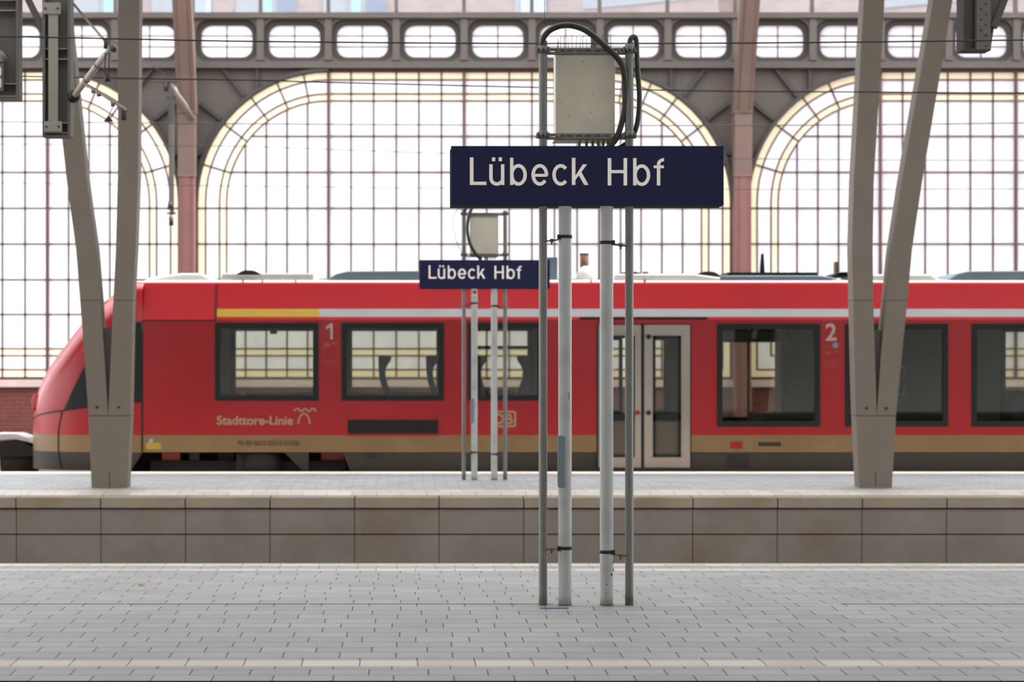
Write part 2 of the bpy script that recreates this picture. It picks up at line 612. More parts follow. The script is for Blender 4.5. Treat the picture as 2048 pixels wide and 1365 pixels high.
# unseen hall roof and canopy, shaped to shade platforms and leave daylight slots
rf = MB()
rf.box(-40, 44, -22, 10.5, 8.6, 8.9, 'soffit')
rf.box(-40, 44, 21.5, 30.25, 8.6, 8.9, 'soffit')
rf.build('ceiling', kind='structure')
sk = MB()
sk.face([(-40, 10.5, 8.8), (44, 10.5, 8.8), (44, 21.5, 8.8), (-40, 21.5, 8.8)], 'light_diffuser')  # unseen translucent sheet added to diffuse sky light onto the near platform
sk.build('ceiling_light_diffuser', kind='structure')
mb = MB()
mb.box(-60, 64, -22.5, -22, -1.0, 8.9, 'bounce_pale')  # unseen wall added behind the camera, pale to bounce light onto the sign
mb.build('wall_front_bounce', kind='structure')

# ------------------------------------------------------------------ the glazed hall wall (42.66 m away)
DW = 42.66
wx = lambda px: X(px, DW)
wz = lambda py: Z(py, DW)
U = DW / F     # metres per photo pixel at the wall


def arch(xl, xr, zb, zt, R, t, n=16):
    """closed outline of a window with rounded upper corners, inset by t"""
    pts = [(xl + t, zb + t)]
    for i in range(n + 1):
        a = math.pi - i / n * math.pi / 2
        pts.append((xl + R + math.cos(a) * (R - t), zt - R + math.sin(a) * (R - t)))
    for i in range(n + 1):
        a = math.pi / 2 - i / n * math.pi / 2
        pts.append((xr - R + math.cos(a) * (R - t), zt - R + math.sin(a) * (R - t)))
    pts.append((xr - t, zb + t))
    return pts


ZB, ZT = wz(757), wz(143)
Rr = 263 * U
bays = [(-710, 358), (394, 1462), (1497, 2565)]
ANG = [17, 37, 53.7, 66.7, 79]
for bi, (pl, pr_) in enumerate(bays):
    xl, xr = wx(pl), wx(pr_)
    fr = MB()
    b = lambda p0, p1, wd=0.032, dp=0.045: fr.bar((p0[0], DW, p0[1]), (p1[0], DW, p1[1]), wd, dp, 'mullion')
    outl = {t: arch(xl, xr, ZB, ZT, Rr, t * U) for t in (0, 17, 45, 59)}
    for t, o in outl.items():
        for i in range(len(o)):
            b(o[i], o[(i + 1) % len(o)], 0.05 if t == 0 else 0.028)
    root = fr.build('window_%d' % (bi + 1), kind='structure')
    ORG[root.name] = root.location.copy()
    # bars of the field
    def top_z(x, t):
        """height of the inset outline above x"""
        R = Rr - t * U
        cx = xl + Rr if x < xl + Rr else (xr - Rr if x > xr - Rr else x)
        dx = abs(x - cx)
        return ZT - Rr + math.sqrt(max(0, R * R - dx * dx))
    bars = MB()
    f2 = lambda x0, z0, x1, z1, wd=0.030: bars.bar((x0, DW, z0), (x1, DW, z1), wd, 0.045, 'mullion')
    cen = (xl + xr) / 2
    xs = [cen + s * k * 45.2 * U for s in (-1, 1) for k in range(1, 6)]
    for x in xs:
        f2(x, ZB, x, ZT)
    for s in (-1, 1):
        for off in (313, 354, 395.5, 437):
            x = cen + s * off * U
            if off < 480:
                f2(x, ZB, x, top_z(x, 59))
    for py in (273, 345, 417, 488.5, 560, 629.5):
        z = wz(py)
        if py > 406:
            f2(xl, z, xr, z)
        else:
            R = Rr - 59 * U
            dx = math.sqrt(max(0, R * R - (z - (ZT - Rr)) ** 2))
            f2(xl + Rr - dx, z, xr - Rr + dx, z)
    for s in (-1, 1):
        cx = xl + Rr if s < 0 else xr - Rr
        for a in ANG:
            ca, sa = math.cos(math.radians(a)), math.sin(math.radians(a))
            f2(cx + s * ca * (Rr - 59 * U), ZT - Rr + sa * (Rr - 59 * U), cx + s * ca * Rr, ZT - Rr + sa * Rr)
    bars.build('glazing_bars', root)
    for x in (cen - 271 * U, cen, cen + 271 * U):
        th = MB()
        th.box(x - 0.028, x + 0.028, DW - 0.05, DW + 0.05, ZB, ZT, 'mullion')
        th.build('mullion', root)
    def ring(t0, t1, m, name):
        q = MB()
        a, c = outl[t0], outl[t1]
        for i in range(len(a)):
            j = (i + 1) % len(a)
            q.face([(a[i][0], DW + 0.01, a[i][1]), (a[j][0], DW + 0.01, a[j][1]), (c[j][0], DW + 0.01, c[j][1]), (c[i][0], DW + 0.01, c[i][1])], m)
        q.build(name, root)
    ring(0, 17, 'cream', 'cream_glass_border')
    ring(17, 45, 'frost', 'white_glass_border')
    ring(45, 59, 'cream', 'cream_glass_border')
    q = MB()
    q.face([(x, DW + 0.01, z) for x, z in outl[59]], 'frost')
    q.build('frosted_glass', root)

# iron plate around the arches, between parapet and truss band
sp = MB()
band_lo = wz(133)
for (pl, pr_) in bays:
    xl, xr = wx(pl) - 0.03, wx(pr_) + 0.03
    R = Rr + 0.03
    n = 16
    ZT2 = ZT + 0.02
    for s in (-1, 1):
        cx = xl + R if s < 0 else xr - R
        ex = xl - 0.14 if s < 0 else xr + 0.14
        arcp = [(cx + s * math.cos(i / n * math.pi / 2) * R, ZT2 - R + math.sin(i / n * math.pi / 2) * R) for i in range(n + 1)]
        for i in range(n):
            a, c = arcp[i], arcp[i + 1]
            # radial strip out to the bay corner
            sp.prism([a, c, (ex if i < n - 1 else ex, band_lo) if False else (ex, band_lo)], DW + 0.0, DW + 0.1, 'iron')
        sp.prism([(ex, band_lo), (ex, ZT2 - R), arcp[0]], DW, DW + 0.1, 'iron')
        sp.prism([(ex, ZT2 - R), (ex, wz(760)), (arcp[0][0], wz(760)), arcp[0]], DW, DW + 0.1, 'iron_dark')
        sp.prism([arcp[-1], (cx, band_lo), (ex, band_lo)], DW, DW + 0.1, 'iron')
        # rim of the arch
        for i in range(n):
            a, c = arcp[i], arcp[i + 1]
            sp.bar((a[0], DW - 0.05, a[1]), (c[0], DW - 0.05, c[1]), 0.07, 0.2, 'iron_dark')
        # stiffening ribs on the spandrel
        for a, r0, r1 in ((52, 1.02, 1.29), (38, 1.02, 1.22), (21, 1.02, 1.08)):
            ca, sa = math.cos(math.radians(a)), math.sin(math.radians(a))
            sp.bar((cx + s * ca * R * r0, DW - 0.05, ZT2 - R + sa * R * r0), (cx + s * ca * R * r1, DW - 0.05, ZT2 - R + sa * R * r1),
                   0.07, 0.1, 'iron_dark')
        xx = cx + s * 142 * U
        sp.bar((xx, DW - 0.05, ZT2 - R + math.sqrt(R * R - (142 * U) ** 2)), (xx, DW - 0.05, band_lo), 0.06, 0.1, 'iron_dark')
        sp.bar((ex - s * 0.03, DW - 0.05, wz(430)), (ex - s * 0.03, DW - 0.05, band_lo), 0.08, 0.14, 'iron_dark')
    sp.box(xl + R, xr - R, DW - 0.02, DW + 0.1, ZT2, band_lo, 'iron')
sp.build('trim_arch_spandrels', kind='structure')

# truss band with rounded openings
def rrect(cx, cz, hw, hh, r, n=6):
    pts = []
    for qx, qz, a0 in ((1, 1, 0), (-1, 1, 90), (-1, -1, 180), (1, -1, 270)):
        for i in range(n + 1):
            a = math.radians(a0 + 90 * i / n)
            pts.append((cx + qx * (hw - r) + math.cos(a) * r, cz + qz * (hh - r) + math.sin(a) * r))
    return pts


tb = MB()
band_hi = wz(27)
zc = wz(82.5)
wn = 4
for bi, (pl, pr_) in enumerate(bays):
    cenp = (pl + pr_) / 2
    xa, xb = wx(pl - 18), wx(pr_ + 18)
    cs = [cenp + (k - 3.5) * 135.6 for k in range(8)]
    edges = [wx(cs[0] - 67.8)] + [wx(c + 67.8) for c in cs]
    tb.box(xa, edges[0], DW - 0.02, DW + 0.08, wz(125), wz(38), 'iron')
    tb.box(edges[-1], xb, DW - 0.02, DW + 0.08, wz(125), wz(38), 'iron')
    for c in cs:
        x0, x1 = wx(c - 67.8), wx(c + 67.8)
        # recessed plate with the opening
        o_in = rrect(wx(c), zc, 52.5 * U, 33.5 * U, 22 * U)
        o_md = rrect(wx(c), zc, 61 * U, 42 * U, 24 * U)
        o_out = rrect(wx(c), zc, 67.8 * U, 44.5 * U, 0.001)
        n = len(o_in)
        for i in range(n):
            j = (i + 1) % n
            k_in = lambda o, y: [(o[i][0], y, o[i][1]), (o[j][0], y, o[j][1])]
            a = k_in(o_in, DW + 0.02)
            m2 = k_in(o_md, DW + 0.02)
            m3 = k_in(o_md, DW - 0.06)
            o3 = k_in(o_out, DW - 0.06)
            back = k_in(o_in, DW + 0.12)
            tb.face([a[0], a[1], m2[1], m2[0]], 'iron_dark')
            tb.face([m2[0], m2[1], m3[1], m3[0]], 'iron_dark')
            tb.face([m3[0], m3[1], o3[1], o3[0]], 'iron')
            tb.face([a[0], a[1], back[1], back[0]], 'iron_dark')
        # I-section post at the joint
        tb.bar((x1, DW - 0.09, wz(122)), (x1, DW - 0.09, wz(40)), 0.14, 0.06, 'iron')
        if -70 < c < 2120:
            q = MB()
            f0 = [(x, DW + 0.06, z) for x, z in o_in]
            for p, r in zip(f0, f0[1:] + f0[:1]):
                q.bar(p, r, 0.035, 0.05, 'mullion')
            q.bar((wx(c), DW + 0.06, wz(116)), (wx(c), DW + 0.06, wz(49)), 0.022, 0.04, 'mullion')
            for py in (71, 93):
                q.bar((wx(c - 52), DW + 0.06, wz(py)), (wx(c + 52), DW + 0.06, wz(py)), 0.018, 0.04, 'mullion')
            wo = q.build('window_%d' % wn, kind='structure')
            wn += 1
            q = MB()
            q.face([(x, DW + 0.075, z) for x, z in o_in], 'frost')
            q.build('pane', wo)
    tb.box(xa, xb, DW - 0.16, DW + 0.12, wz(38), band_hi, 'iron')
    tb.box(xa, xb, DW - 0.10, DW + 0.12, wz(133), wz(124), 'iron')
    tb.box(xa, xb, DW - 0.18, DW + 0.12, wz(138), wz(133), 'iron')
tb.build('trim_truss_band', kind='structure')

# clerestory above the band
for bi, (pl, pr_) in enumerate(bays):
    q = MB()
    cenp = (pl + pr_) / 2
    xa, xb = wx(pl - 18), wx(pr_ + 18)
    for k in range(9):
        x = wx(cenp + (k - 4) * 135.6)
        q.box(x - 0.035, x + 0.035, DW - 0.04, DW + 0.06, band_hi, 11.0, 'iron')
    q.box(xa, xb, DW - 0.05, DW + 0.08, 10.8, 11.1, 'iron')
    wo = q.build('window_%d' % wn, kind='structure')
    wn += 1
    q = MB()
    q.face([(xa, DW + 0.02, band_hi), (xb, DW + 0.02, band_hi), (xb, DW + 0.02, 10.8), (xa, DW + 0.02, 10.8)], 'glass')
    q.build('clear_glass', wo)

# brick parapet
mb = MB()
mb.box(XL - 6, XR, DW - 0.12, DW + 0.25, -1.0, wz(775), 'brick_wall')
mb.box(XL - 6, XR, DW - 0.22, DW + 0.3, wz(774), wz(761), 'stone')
mb.build('wall_back', kind='structure')

# hall columns with ribs leaning in towards the tracks above
COLS = [(378, 'riveted red-brown iron column behind the train cab, left of the wide glazed arch'),
        (1479.5, 'riveted red-brown iron column right of the large station sign, between two glazed arches')]
COLT = {}
for pc, lab in COLS:
    cx = wx(pc)
    t = COLT[pc] = thing('iron_column', lab, 'column', (cx, DW - 0.35, 0), 'iron columns of the glazed hall wall')
    lo = MB()
    lo.box(cx - 0.155, cx + 0.155, DW - 0.50, DW + 0.1, 0.0, wz(357), 'iron_sunlit')
    lo.box(cx - 0.075, cx + 0.075, DW - 0.515, DW - 0.5, 0.0, wz(357), 'iron_sunlit')
    lo.box(cx - 0.165, cx + 0.165, DW - 0.53, DW + 0.1, wz(358), wz(354), 'iron_sunlit')
    lo.build('shaft', t, bevel=0.004)
    rv = MB()
    for s in (-1, 1):
        z = 0.2
        while z < wz(362):
            rv.tube([(cx + s * 0.125, DW - 0.50, z), (cx + s * 0.125, DW - 0.512, z)], [0.016, 0.010], 'iron_sunlit', 6)
            z += 0.09
    rv.build('rivets', t)
    cp = MB()
    cp.box(cx - 0.17, cx + 0.17, DW - 0.5, DW + 0.1, wz(356), wz(228), 'iron_hazed')
    cp.box(cx - 0.18, cx + 0.18, DW - 0.52, DW + 0.1, wz(232), wz(228), 'iron_hazed')
    cp.build('capital', t, bevel=0.004)
    # rib leaning towards the camera as it rises
    rb = MB()
    pts = [(DW - 0.5, wz(232)), (DW - 0.75, 7.2), (DW - 1.5, 8.8), (DW - 3.4, 11.4)]
    for hw, off, m in ((0.185, 0.0, 'iron_hazed'), (0.09, -0.03, 'iron_hazed')):
        k = rb.mi(m)
        prev = None
        for y, z in pts:
            q = [rb.bm.verts.new((cx + sx * hw, y + off + sy, z)) for sx, sy in ((-1, 0), (1, 0), (1, 0.35), (-1, 0.35))]
            if prev:
                for i in range(4):
                    f = rb.bm.faces.new([prev[i], prev[(i + 1) % 4], q[(i + 1) % 4], q[i]])
                    f.material_index = k
            prev = q
    rb.build('roof_rib', t)

# ------------------------------------------------------------------ brick building outside
DB_ = 62.0
t = thing('brick_building', 'rose brick building with grey and teal windows, behind the clerestory at top left', 'building',
          (X(500, DB_), DB_ + 4, -1))
mb = MB()
mb.box(X(60, DB_) - 14, X(1093, DB_), DB_, DB_ + 8, -1, 22, 'brick_out')
mb.build('facade', t)
zs0 = Z(60, DB_)
def ow(x0, x1, parts, z0=zs0, z1=zs0 + 2.6):
    f = MB()
    f.box(x0, x1, DB_ - 0.04, DB_ + 0.05, z0, z1, 'blind')
    fo = f.build('window', t)
    for a, c, m in parts:
        q = MB()
        q.box(a, c, DB_ - 0.07, DB_ - 0.03, z0 + 0.06, z1 - 0.06, m)
        q.build('pane', fo)
for a, c in ((148, 282), (302, 424), (471, 593), (645, 773), (1029, 1092)):
    xa, xb = X(a, DB_), X(c, DB_)
    wd = xb - xa
    if a == 1029:
        ow(xa, xb, [(xa + 0.18, xb - 0.02, 'pane_light')])
    else:
        ow(xa, xb, [(xa + 0.02, xa + wd * .38, 'blind'), (xa + wd * .45, xa + wd * .6, 'teal'), (xa + wd * .68, xb - 0.03, 'pane_dark' if a > 450 else 'pane_light')])
# angled wing on the right
t = thing('brick_building', 'plain rose brick wing set at an angle, behind the clerestory at top right', 'building',
          (X(1500, DB_), DB_ - 1, -1))
p0 = Vector((X(1093, DB_), DB_ + 0.02, 0))
dr = Vector((1, -0.6, 0)).normalized()
nr = Vector((dr.y, -dr.x, 0))
if nr.y > 0:
    nr = -nr
def wingbox(mbx, u0, u1, n0, n1, z0, z1, m):
    k = mbx.mi(m)
    v = [mbx.bm.verts.new(p0 + dr * u + nr * nn + Vector((0, 0, z))) for z in (z0, z1) for nn in (n0, n1) for u in (u0, u1)]
    for q in ((0, 2, 3, 1), (4, 5, 7, 6), (0, 1, 5, 4), (2, 6, 7, 3), (0, 4, 6, 2), (1, 3, 7, 5)):
        f = mbx.bm.faces.new([v[i] for i in q])
        f.material_index = k
mb = MB()
wingbox(mb, 0, 24, -6, 0, -1, 22, 'brick_out')
mb.build('facade', t)
for u0, u1, z0 in ((1.2, 5.2, 11.72), (9.9, 12.3, 11.0), (13.2, 15.5, 11.0)):
    q = MB()
    wingbox(q, u0, u1, 0, 0.05, z0, z0 + 2.2, 'blind')
    fo = q.build('window', t)
    q = MB()
    wingbox(q, u0 + 1.0 if u0 < 2 else u0 + 0.3, u1 - 0.3, 0.05, 0.07, z0 + 0.22, z0 + 2.0, 'pane_light')
    q.build('pane', fo)

# ------------------------------------------------------------------ station signs
def ellipse_ring(cx, cy, rx, ry, th, a0, a1, n=28):
    out = []
    for i in range(n):
        q = []
        for k, rr in ((0, 0), (1, 0), (1, 1), (0, 1)):
            a = math.radians(a0 + (a1 - a0) * (i + k) / n)
            q.append((cx + math.cos(a) * (rx - rr * th), cy - math.sin(a) * (ry - rr * th)))
        out.append(q)
    return out


def rc(x0, x1, y0, y1):
    return [(x0, y0), (x1, y0), (x1, y1), (x0, y1)]


def sign_letters():
    """glyph polygons in a drawing 2048 wide where 3.531 units are one unit of the sign plan"""
    L = []
    L += [[rc(207, 232, 167, 361), rc(207, 323, 338, 361)]]
    L += [[rc(362, 385, 167, 194), rc(409, 432, 167, 194), rc(343, 367, 216, 312), rc(425, 449, 216, 361)] +
          ellipse_ring(396, 312, 53, 54, 24, 180, 330)]
    L += [[rc(489, 512, 170, 361)] + ellipse_ring(548, 290, 59, 76, 24, 0, 360, 48)]
    L += [[rc(646, 750, 283, 303)] + ellipse_ring(698, 290, 59, 76, 24, -5, 322, 48)]
    L += [ellipse_ring(845, 290, 59, 76, 24, 42, 318, 40)]
    L += [[rc(923, 948, 170, 361), [(945, 300), (1000, 216), (1030, 216), (945, 330)], [(966, 284), (985, 262), (1040, 361), (1010, 361)]]]
    L += [[rc(1175, 1200, 172, 364), rc(1286, 1311, 172, 364), rc(1196, 1290, 256, 278)]]
    L += [[rc(1353, 1377, 172, 364)] + ellipse_ring(1414, 292, 59, 76, 24, 0, 360, 48)]
    L += [[rc(1520, 1544, 215, 364), rc(1497, 1569, 223, 243)] + ellipse_ring(1570, 219, 50, 47, 23, 90, 180, 12)]
    return L


def pole(parent, name, x, y, r, z0, z1, m, rust=True):
    mb = MB()
    n = 40
    mb.tube([(x, y, z0 + (z1 - z0) * i / n) for i in range(n + 1)], r, m, 24)
    o = mb.build(name, parent)
    ft = MB()
    ft.tube([(x, y, z0 - 0.003), (x, y, z0 + 0.004), (x, y, z0 + 0.012)], [r * 1.10, r * 1.05, r * 1.01], 'rust', 20)
    ft.build('rusty_foot', o)
    return o


def smooth_path(pts, n=10):
    """Catmull-Rom through the points"""
    pts = [Vector(p) for p in pts]
    out = []
    for i in range(len(pts) - 1):
        a = pts[max(i - 1, 0)]
        b, c = pts[i], pts[i + 1]
        d = pts[min(i + 2, len(pts) - 1)]
        for k in range(n):
            s = k / n
            out.append(0.5 * ((2 * b) + (c - a) * s + (2 * a - 5 * b + 4 * c - d) * s * s + (3 * b - a - 3 * c + d) * s ** 3))
    out.append(pts[-1])
    return out


def station_sign(x1, y, label, near):
    """x1: middle of the left thin pole; plan measures are read at 13.37 m"""
    u = 13.37 / F
    X0 = lambda px: x1 + (px - 1085.0) * u
    Z0 = lambda py: EYE + (729.0 - py) * u
    root = thing('station_name_sign', label, 'station sign', (X0(1171), y, 0), 'station name signs')
    zb = -0.005
    if near:
        zb = -0.004
    # poles
    pole(root, 'thin_pole', X0(1085.5), y, 8.4 * u, zb, Z0(88), 'pole_dark')
    pole(root, 'thin_pole', X0(1258), y, 8.4 * u, zb, Z0(88), 'pole_dark')
    for cx in (1129.5, 1212.5):
        pole(root, 'thick_pole', X0(cx), y, 13.3 * u, zb, Z0(330), 'pole_light')
    # two-sided panel
    fp = MB()
    fp.box(X0(901), X0(1443.5), y - 0.075, y - 0.05, Z0(412), Z0(294.5), 'sign_blue')
    f = fp.build('front_panel', root, bevel=0.002)
    bp = MB()
    bp.box(X0(899.5), X0(1441), y + 0.05, y + 0.075, Z0(415), Z0(297), 'sign_edge')
    bp.build('back_panel', root, bevel=0.002)
    lip = MB()
    lip.box(X0(901), X0(1443), y - 0.05, y + 0.05, Z0(413), Z0(411), 'frame_black')
    lip.build('panel_frame', root)
    for L in sign_letters():
        lt = MB()
        for poly in L:
            pts = [(X0(880 + a / 3.531), Z0(270 + b_ / 3.531)) for a, b_ in poly]
            lt.prism(pts, y - 0.0765 - 0.00015 * len(lt.bm.faces) / 6 % 0.001, y - 0.0745, 'letter')
        lt.build('letter', f)
    # electrical cabinet on slotted rails
    cab = MB()
    cy0, cy1 = y + 0.045, y + 0.235
    cab.box(X0(1111.5), X0(1231), cy0, cy1, Z0(277), Z0(99), 'cabinet')
    c = cab.build('cabinet', root, bevel=0.005)
    lp = MB()
    lp.box(X0(1109), X0(1231), cy0 + 0.01, cy1 + 0.02, Z0(279), Z0(277.2), 'cabinet')
    lp.build('drip_edge', c)
    for gx, h in ((1160, 8), (1174.5, 8), (1187, 8), (1198, 7), (1208, 7), (1218, 6)):
        gl = MB()
        gl.tube([(X0(gx), cy0 + 0.03, Z0(277)), (X0(gx), cy0 + 0.03, Z0(283)), (X0(gx), cy0 + 0.03, Z0(283.1)),
                 (X0(gx), cy0 + 0.03, Z0(283 + h - 2)), (X0(gx), cy0 + 0.03, Z0(283 + h))],
                [3.9 * u, 3.9 * u, 3.0 * u, 3.0 * u, 1.6 * u], 'brass', 8)
        gl.build('cable_gland', c)
    for pa, pb, sc in ((96, 108, (101.5,)), (267, 278.5, (272.5,))):
        rl = MB()
        x0, x1_ = X0(1092), X0(1252)
        zc_ = (Z0(pa) + Z0(pb)) / 2
        hh = 1.6 * u
        rl.box(x0, x1_, y - 0.005, y + 0.045, zc_ + hh, Z0(pa), 'rail')
        rl.box(x0, x1_, y - 0.005, y + 0.045, Z0(pb), zc_ - hh, 'rail')
        xx = 1092
        while xx < 1252:
            rl.box(X0(xx), X0(xx + 7), y - 0.005, y + 0.045, zc_ - hh, zc_ + hh, 'rail')
            xx += 17.8
        rl.box(X0(1112), X0(1231), y + 0.01, y + 0.045, zc_ - hh, zc_ + hh, 'rail')
        r_ = rl.build('slotted_rail', root, bevel=0.001)
        for bx in (1117, 1224):
            if pa == 96 and bx == 1224:
                continue
            bo = MB()
            bo.tube([(X0(bx), y - 0.005, zc_), (X0(bx), y - 0.012, zc_), (X0(bx), y - 0.0121, zc_), (X0(bx), y - 0.02, zc_)],
                    [3.6 * u, 3.6 * u, 2.0 * u, 2.0 * u], 'brass', 10)
            bo.build('bolt', r_)
        for px_ in (1085.5, 1258):
            cl = MB()
            cl.tube([(X0(px_), y, Z0(pb - 1)), (X0(px_), y, Z0(pa - 4))], 10.2 * u, 'rail', 20)
            for s in (-1, 1):
                cl.box(X0(px_ + s * 9 - 2 + s * 2), X0(px_ + s * 9 + 2 + s * 2.5), y - 0.022, y + 0.022, Z0(pb - 2), Z0(pa - 1), 'rail')
                cl.cyl((X0(px_ + s * 12.5), y - 0.026, zc_), (X0(px_ + s * 12.5), y + 0.028, zc_), 2.6 * u, 'rail', 8)
            cl.cyl((X0(px_), y - 12.5 * u, zc_), (X0(px_), y - 10 * u, zc_), 2.3 * u, 'strap', 10)
            cl.build('pole_clamp', root)
    # straps and stand-off arms between thick and thin poles
    for cx, tx, ys, ya in ((1129.5, 1085.5, 474, 482), (1212.5, 1258, 485.5, 491.5), (1129.5, 1085.5, 1096.5, 1099), (1212.5, 1258, 1104, 1111)):
        st = MB()
        st.tube([(X0(cx), y, Z0(ys + 3.2)), (X0(cx), y, Z0(ys - 3.2))], 14.6 * u, 'strap', 24)
        s = 1 if tx > cx else -1
        st.box(X0(cx + s * 9), X0(cx + s * 16), y - 0.035, y - 0.015, Z0(ys + 5.5), Z0(ys - 4), 'strap')
        st.bar((X0(cx + s * 14), y - 0.02, Z0(ya - 1.5)), (X0(tx - s * 7), y - 0.02, Z0(ya + 1)), 2.4 * u, 0.02, 'rust' if ys > 1000 else 'strap')
        m_ = (cx + s * 14 + tx) / 2 - s * 2
        st.cyl((X0(m_), y - 0.02, Z0(ya - 3.5)), (X0(m_), y - 0.02, Z0(ya + 3)), 3.6 * u, 'rail' if ys > 1000 else 'rust', 8)
        st.cyl((X0(m_), y - 0.02, Z0(ya + 3)), (X0(m_), y - 0.02, Z0(ya + 8)), 1.5 * u, 'strap', 6)
        st.build('strap', root)
    # inspection cover on the left thick pole
    cv = MB()
    pts = rrect(0, 0, 7.3 * u, 52 * u, 4.5 * u)
    k = cv.mi('plate_blue')
    cxp, czp = X0(1121), Z0(923.5)
    cv.prism([(cxp + a, czp + b_) for a, b_ in pts], y - 0.047, y - 0.03, 'plate_blue')
    cv.build('inspection_cover', root, bevel=0.003)
    return root, X0, Z0, u


def conduit(root, pts, r, ridged=True, name='cable_conduit'):
    path = smooth_path(pts, 12)
    # resample finely so that the ridges stay even
    L = [0]
    for a, b in zip(path, path[1:]):
        L.append(L[-1] + (b - a).length)
    step = 0.0055 if ridged else 0.02
    out, j, s = [], 0, 0.0
    while s < L[-1]:
        while L[j + 1] < s:
            j += 1
        f = (s - L[j]) / max(1e-9, L[j + 1] - L[j])
        out.append(path[j].lerp(path[j + 1], f))
        s += step
    mb = MB()
    mb.tube(out, r, 'black_rubber', 12, 0.13 if ridged else 0)
    return mb.build(name, root)


d1 = 13.37
sg, X0, Z0, u = station_sign(X(1085.5, d1), d1,
                             'large blue station sign in sharp focus on four grey poles, standing on the near platform', True)
q = lambda px, py, dy=0.0: Vector((X0(px), d1 + dy, Z0(py)))
conduit(sg, [q(1085.5, 96), q(1084.5, 88, -.01), q(1087, 75, -.02), q(1099, 62, -.03), q(1119, 54, -.04), q(1139, 53.5, -.05), q(1162.6, 60, -.05),
             q(1184, 73.5, -.05), q(1204, 91, -.05), q(1224, 109, -.05), q(1239.5, 127, -.04), q(1246.5, 147, -.03), q(1249, 178, -.01),
             q(1248.5, 220, 0.0), q(1239.7, 257, 0.0), q(1230, 280, 0.0), q(1212, 300, 0.0)], 6.4 * u)
conduit(sg, [q(1258, 96), q(1258.5, 88), q(1261, 78), q(1267, 73, .01), q(1272.5, 80, .015), q(1274, 109, .02), q(1276, 149, .02), q(1279, 188, .02),
             q(1277.5, 228, .02), q(1272, 257, .03), q(1262, 277, .05), q(1248, 290, .05), q(1225, 302, .03)], 5.6 * u)
collar = MB()
collar.tube([q(1085.5, 92), q(1085.5, 82)], [8.8 * u, 8.4 * u], 'rust', 16)
collar.build('rusty_collar', sg)
cb = MB()
for gx in (1160, 1174.5, 1187, 1198, 1208, 1218):
    cb.tube(smooth_path([q(gx, 289, .1), q(gx + 1, 293, .1), q(gx + 8, 300, .07)], 5), 1.3 * u, 'black_rubber', 6)
cb.tube(smooth_path([q(1165, 297, .06), q(1185, 292.5, .06), q(1215, 293.5, .06), q(1240, 300, .06)], 6), 1.8 * u, 'black_rubber', 6)
cb.build('cables', sg)
# bird spikes on top of the cabinet
sk = MB()
for i in range(10):
    bx = 1116 + i * 7.4 + random.uniform(-1, 1)
    h = random.uniform(24, 32)
    sk.tube([q(bx, 99, .06), q(bx + random.uniform(-2, 2), 99 - h, .05)], 0.45 * u, 'wire', 4)
for i in range(14):
    bx = 1186 + i * 3.0
    sk.tube([q(bx, 99, .06 + .01 * (i % 4)), q(bx + random.uniform(-2, 2), 67 + random.uniform(-3, 4), .05 + .03 * (i % 3))], 0.45 * u, 'wire', 4)
sk.tube([q(1118, 97, .06), q(1116, 86, .05), q(1119, 80, .05)], 0.8 * u, 'wire', 4)
sk.tube([q(1205, 67, .06), q(1224, 67, .06)], 0.4 * u, 'wire', 4)
sk.build('bird_spikes', sg)
# chipped paint on the right thick pole
for (cx, cy, rw, rh) in ((1222, 1149, 4, 3), (1226, 1140, 2.5, 4), (1212, 1168, 2.5, 1.3), (1210, 1186, 2.5, 1.2), (1228, 1124, 2.2, 5),
                         (1137, 790, 1.2, 6), (1137, 797, 1, 3), (1121, 796, 1.2, 1)):
    pc = 1212.5 if cx > 1180 else 1129.5
    dx = min(0.985, abs(cx - pc) / 13.5) * (1 if cx > pc else -1)
    yy = -math.sqrt(1 - dx * dx) * 13.5 * u
    ch = MB()
    ch.tube([q(pc + dx * 13.5, cy - rh, yy), q(pc + dx * 13.5, cy, yy - 0.0006), q(pc + dx * 13.5, cy + rh, yy)], [0.3 * u, rw * 0.5 * u, 0.3 * u], 'strap', 8)
    ch.build('paint_chip', sg)

d2 = 27.9
sg2, X2, Z2, u2 = station_sign(X(927.3, d2), d2,
                               'smaller-looking blurred blue station sign standing on the far platform behind the large one', False)
q2 = lambda px, py, dy=0.0: Vector((X2(1085.5 + (px - 927.3) * 2.087), d2 + dy, EYE + (729 - py) * d2 / F))
conduit(sg2, [q2(927.5, 428), q2(932, 416, -.04), q2(944, 414, -.08), q2(938, 430, -.1), q2(934.5, 450, -.1), q2(935, 470, -.1), q2(940, 490, -.1),
              q2(950, 507, -.06), q2(962, 520, 0)], 0.021, False)
lw = MB()
lw.tube(smooth_path([q2(926, 421, -.02), q2(914, 420, -.03), q2(906, 440, -.03), q2(909, 470, -.03), q2(920, 500, -.03), q2(940, 519, 0)], 8), 0.004, 'wire', 6)
lw.build('loose_wire', sg2)
stk = MB()
stk.box(q2(944.5, 0).x, q2(953.5, 0).x, d2 - 0.05, d2 - 0.042, Z(593, d2), Z(579, d2), 'cam_white')
stk.box(q2(945.5, 0).x, q2(952, 0).x, d2 - 0.052, d2 - 0.05, Z(588, d2), Z(582, d2), 'red')
stk.build('sticker', sg2)

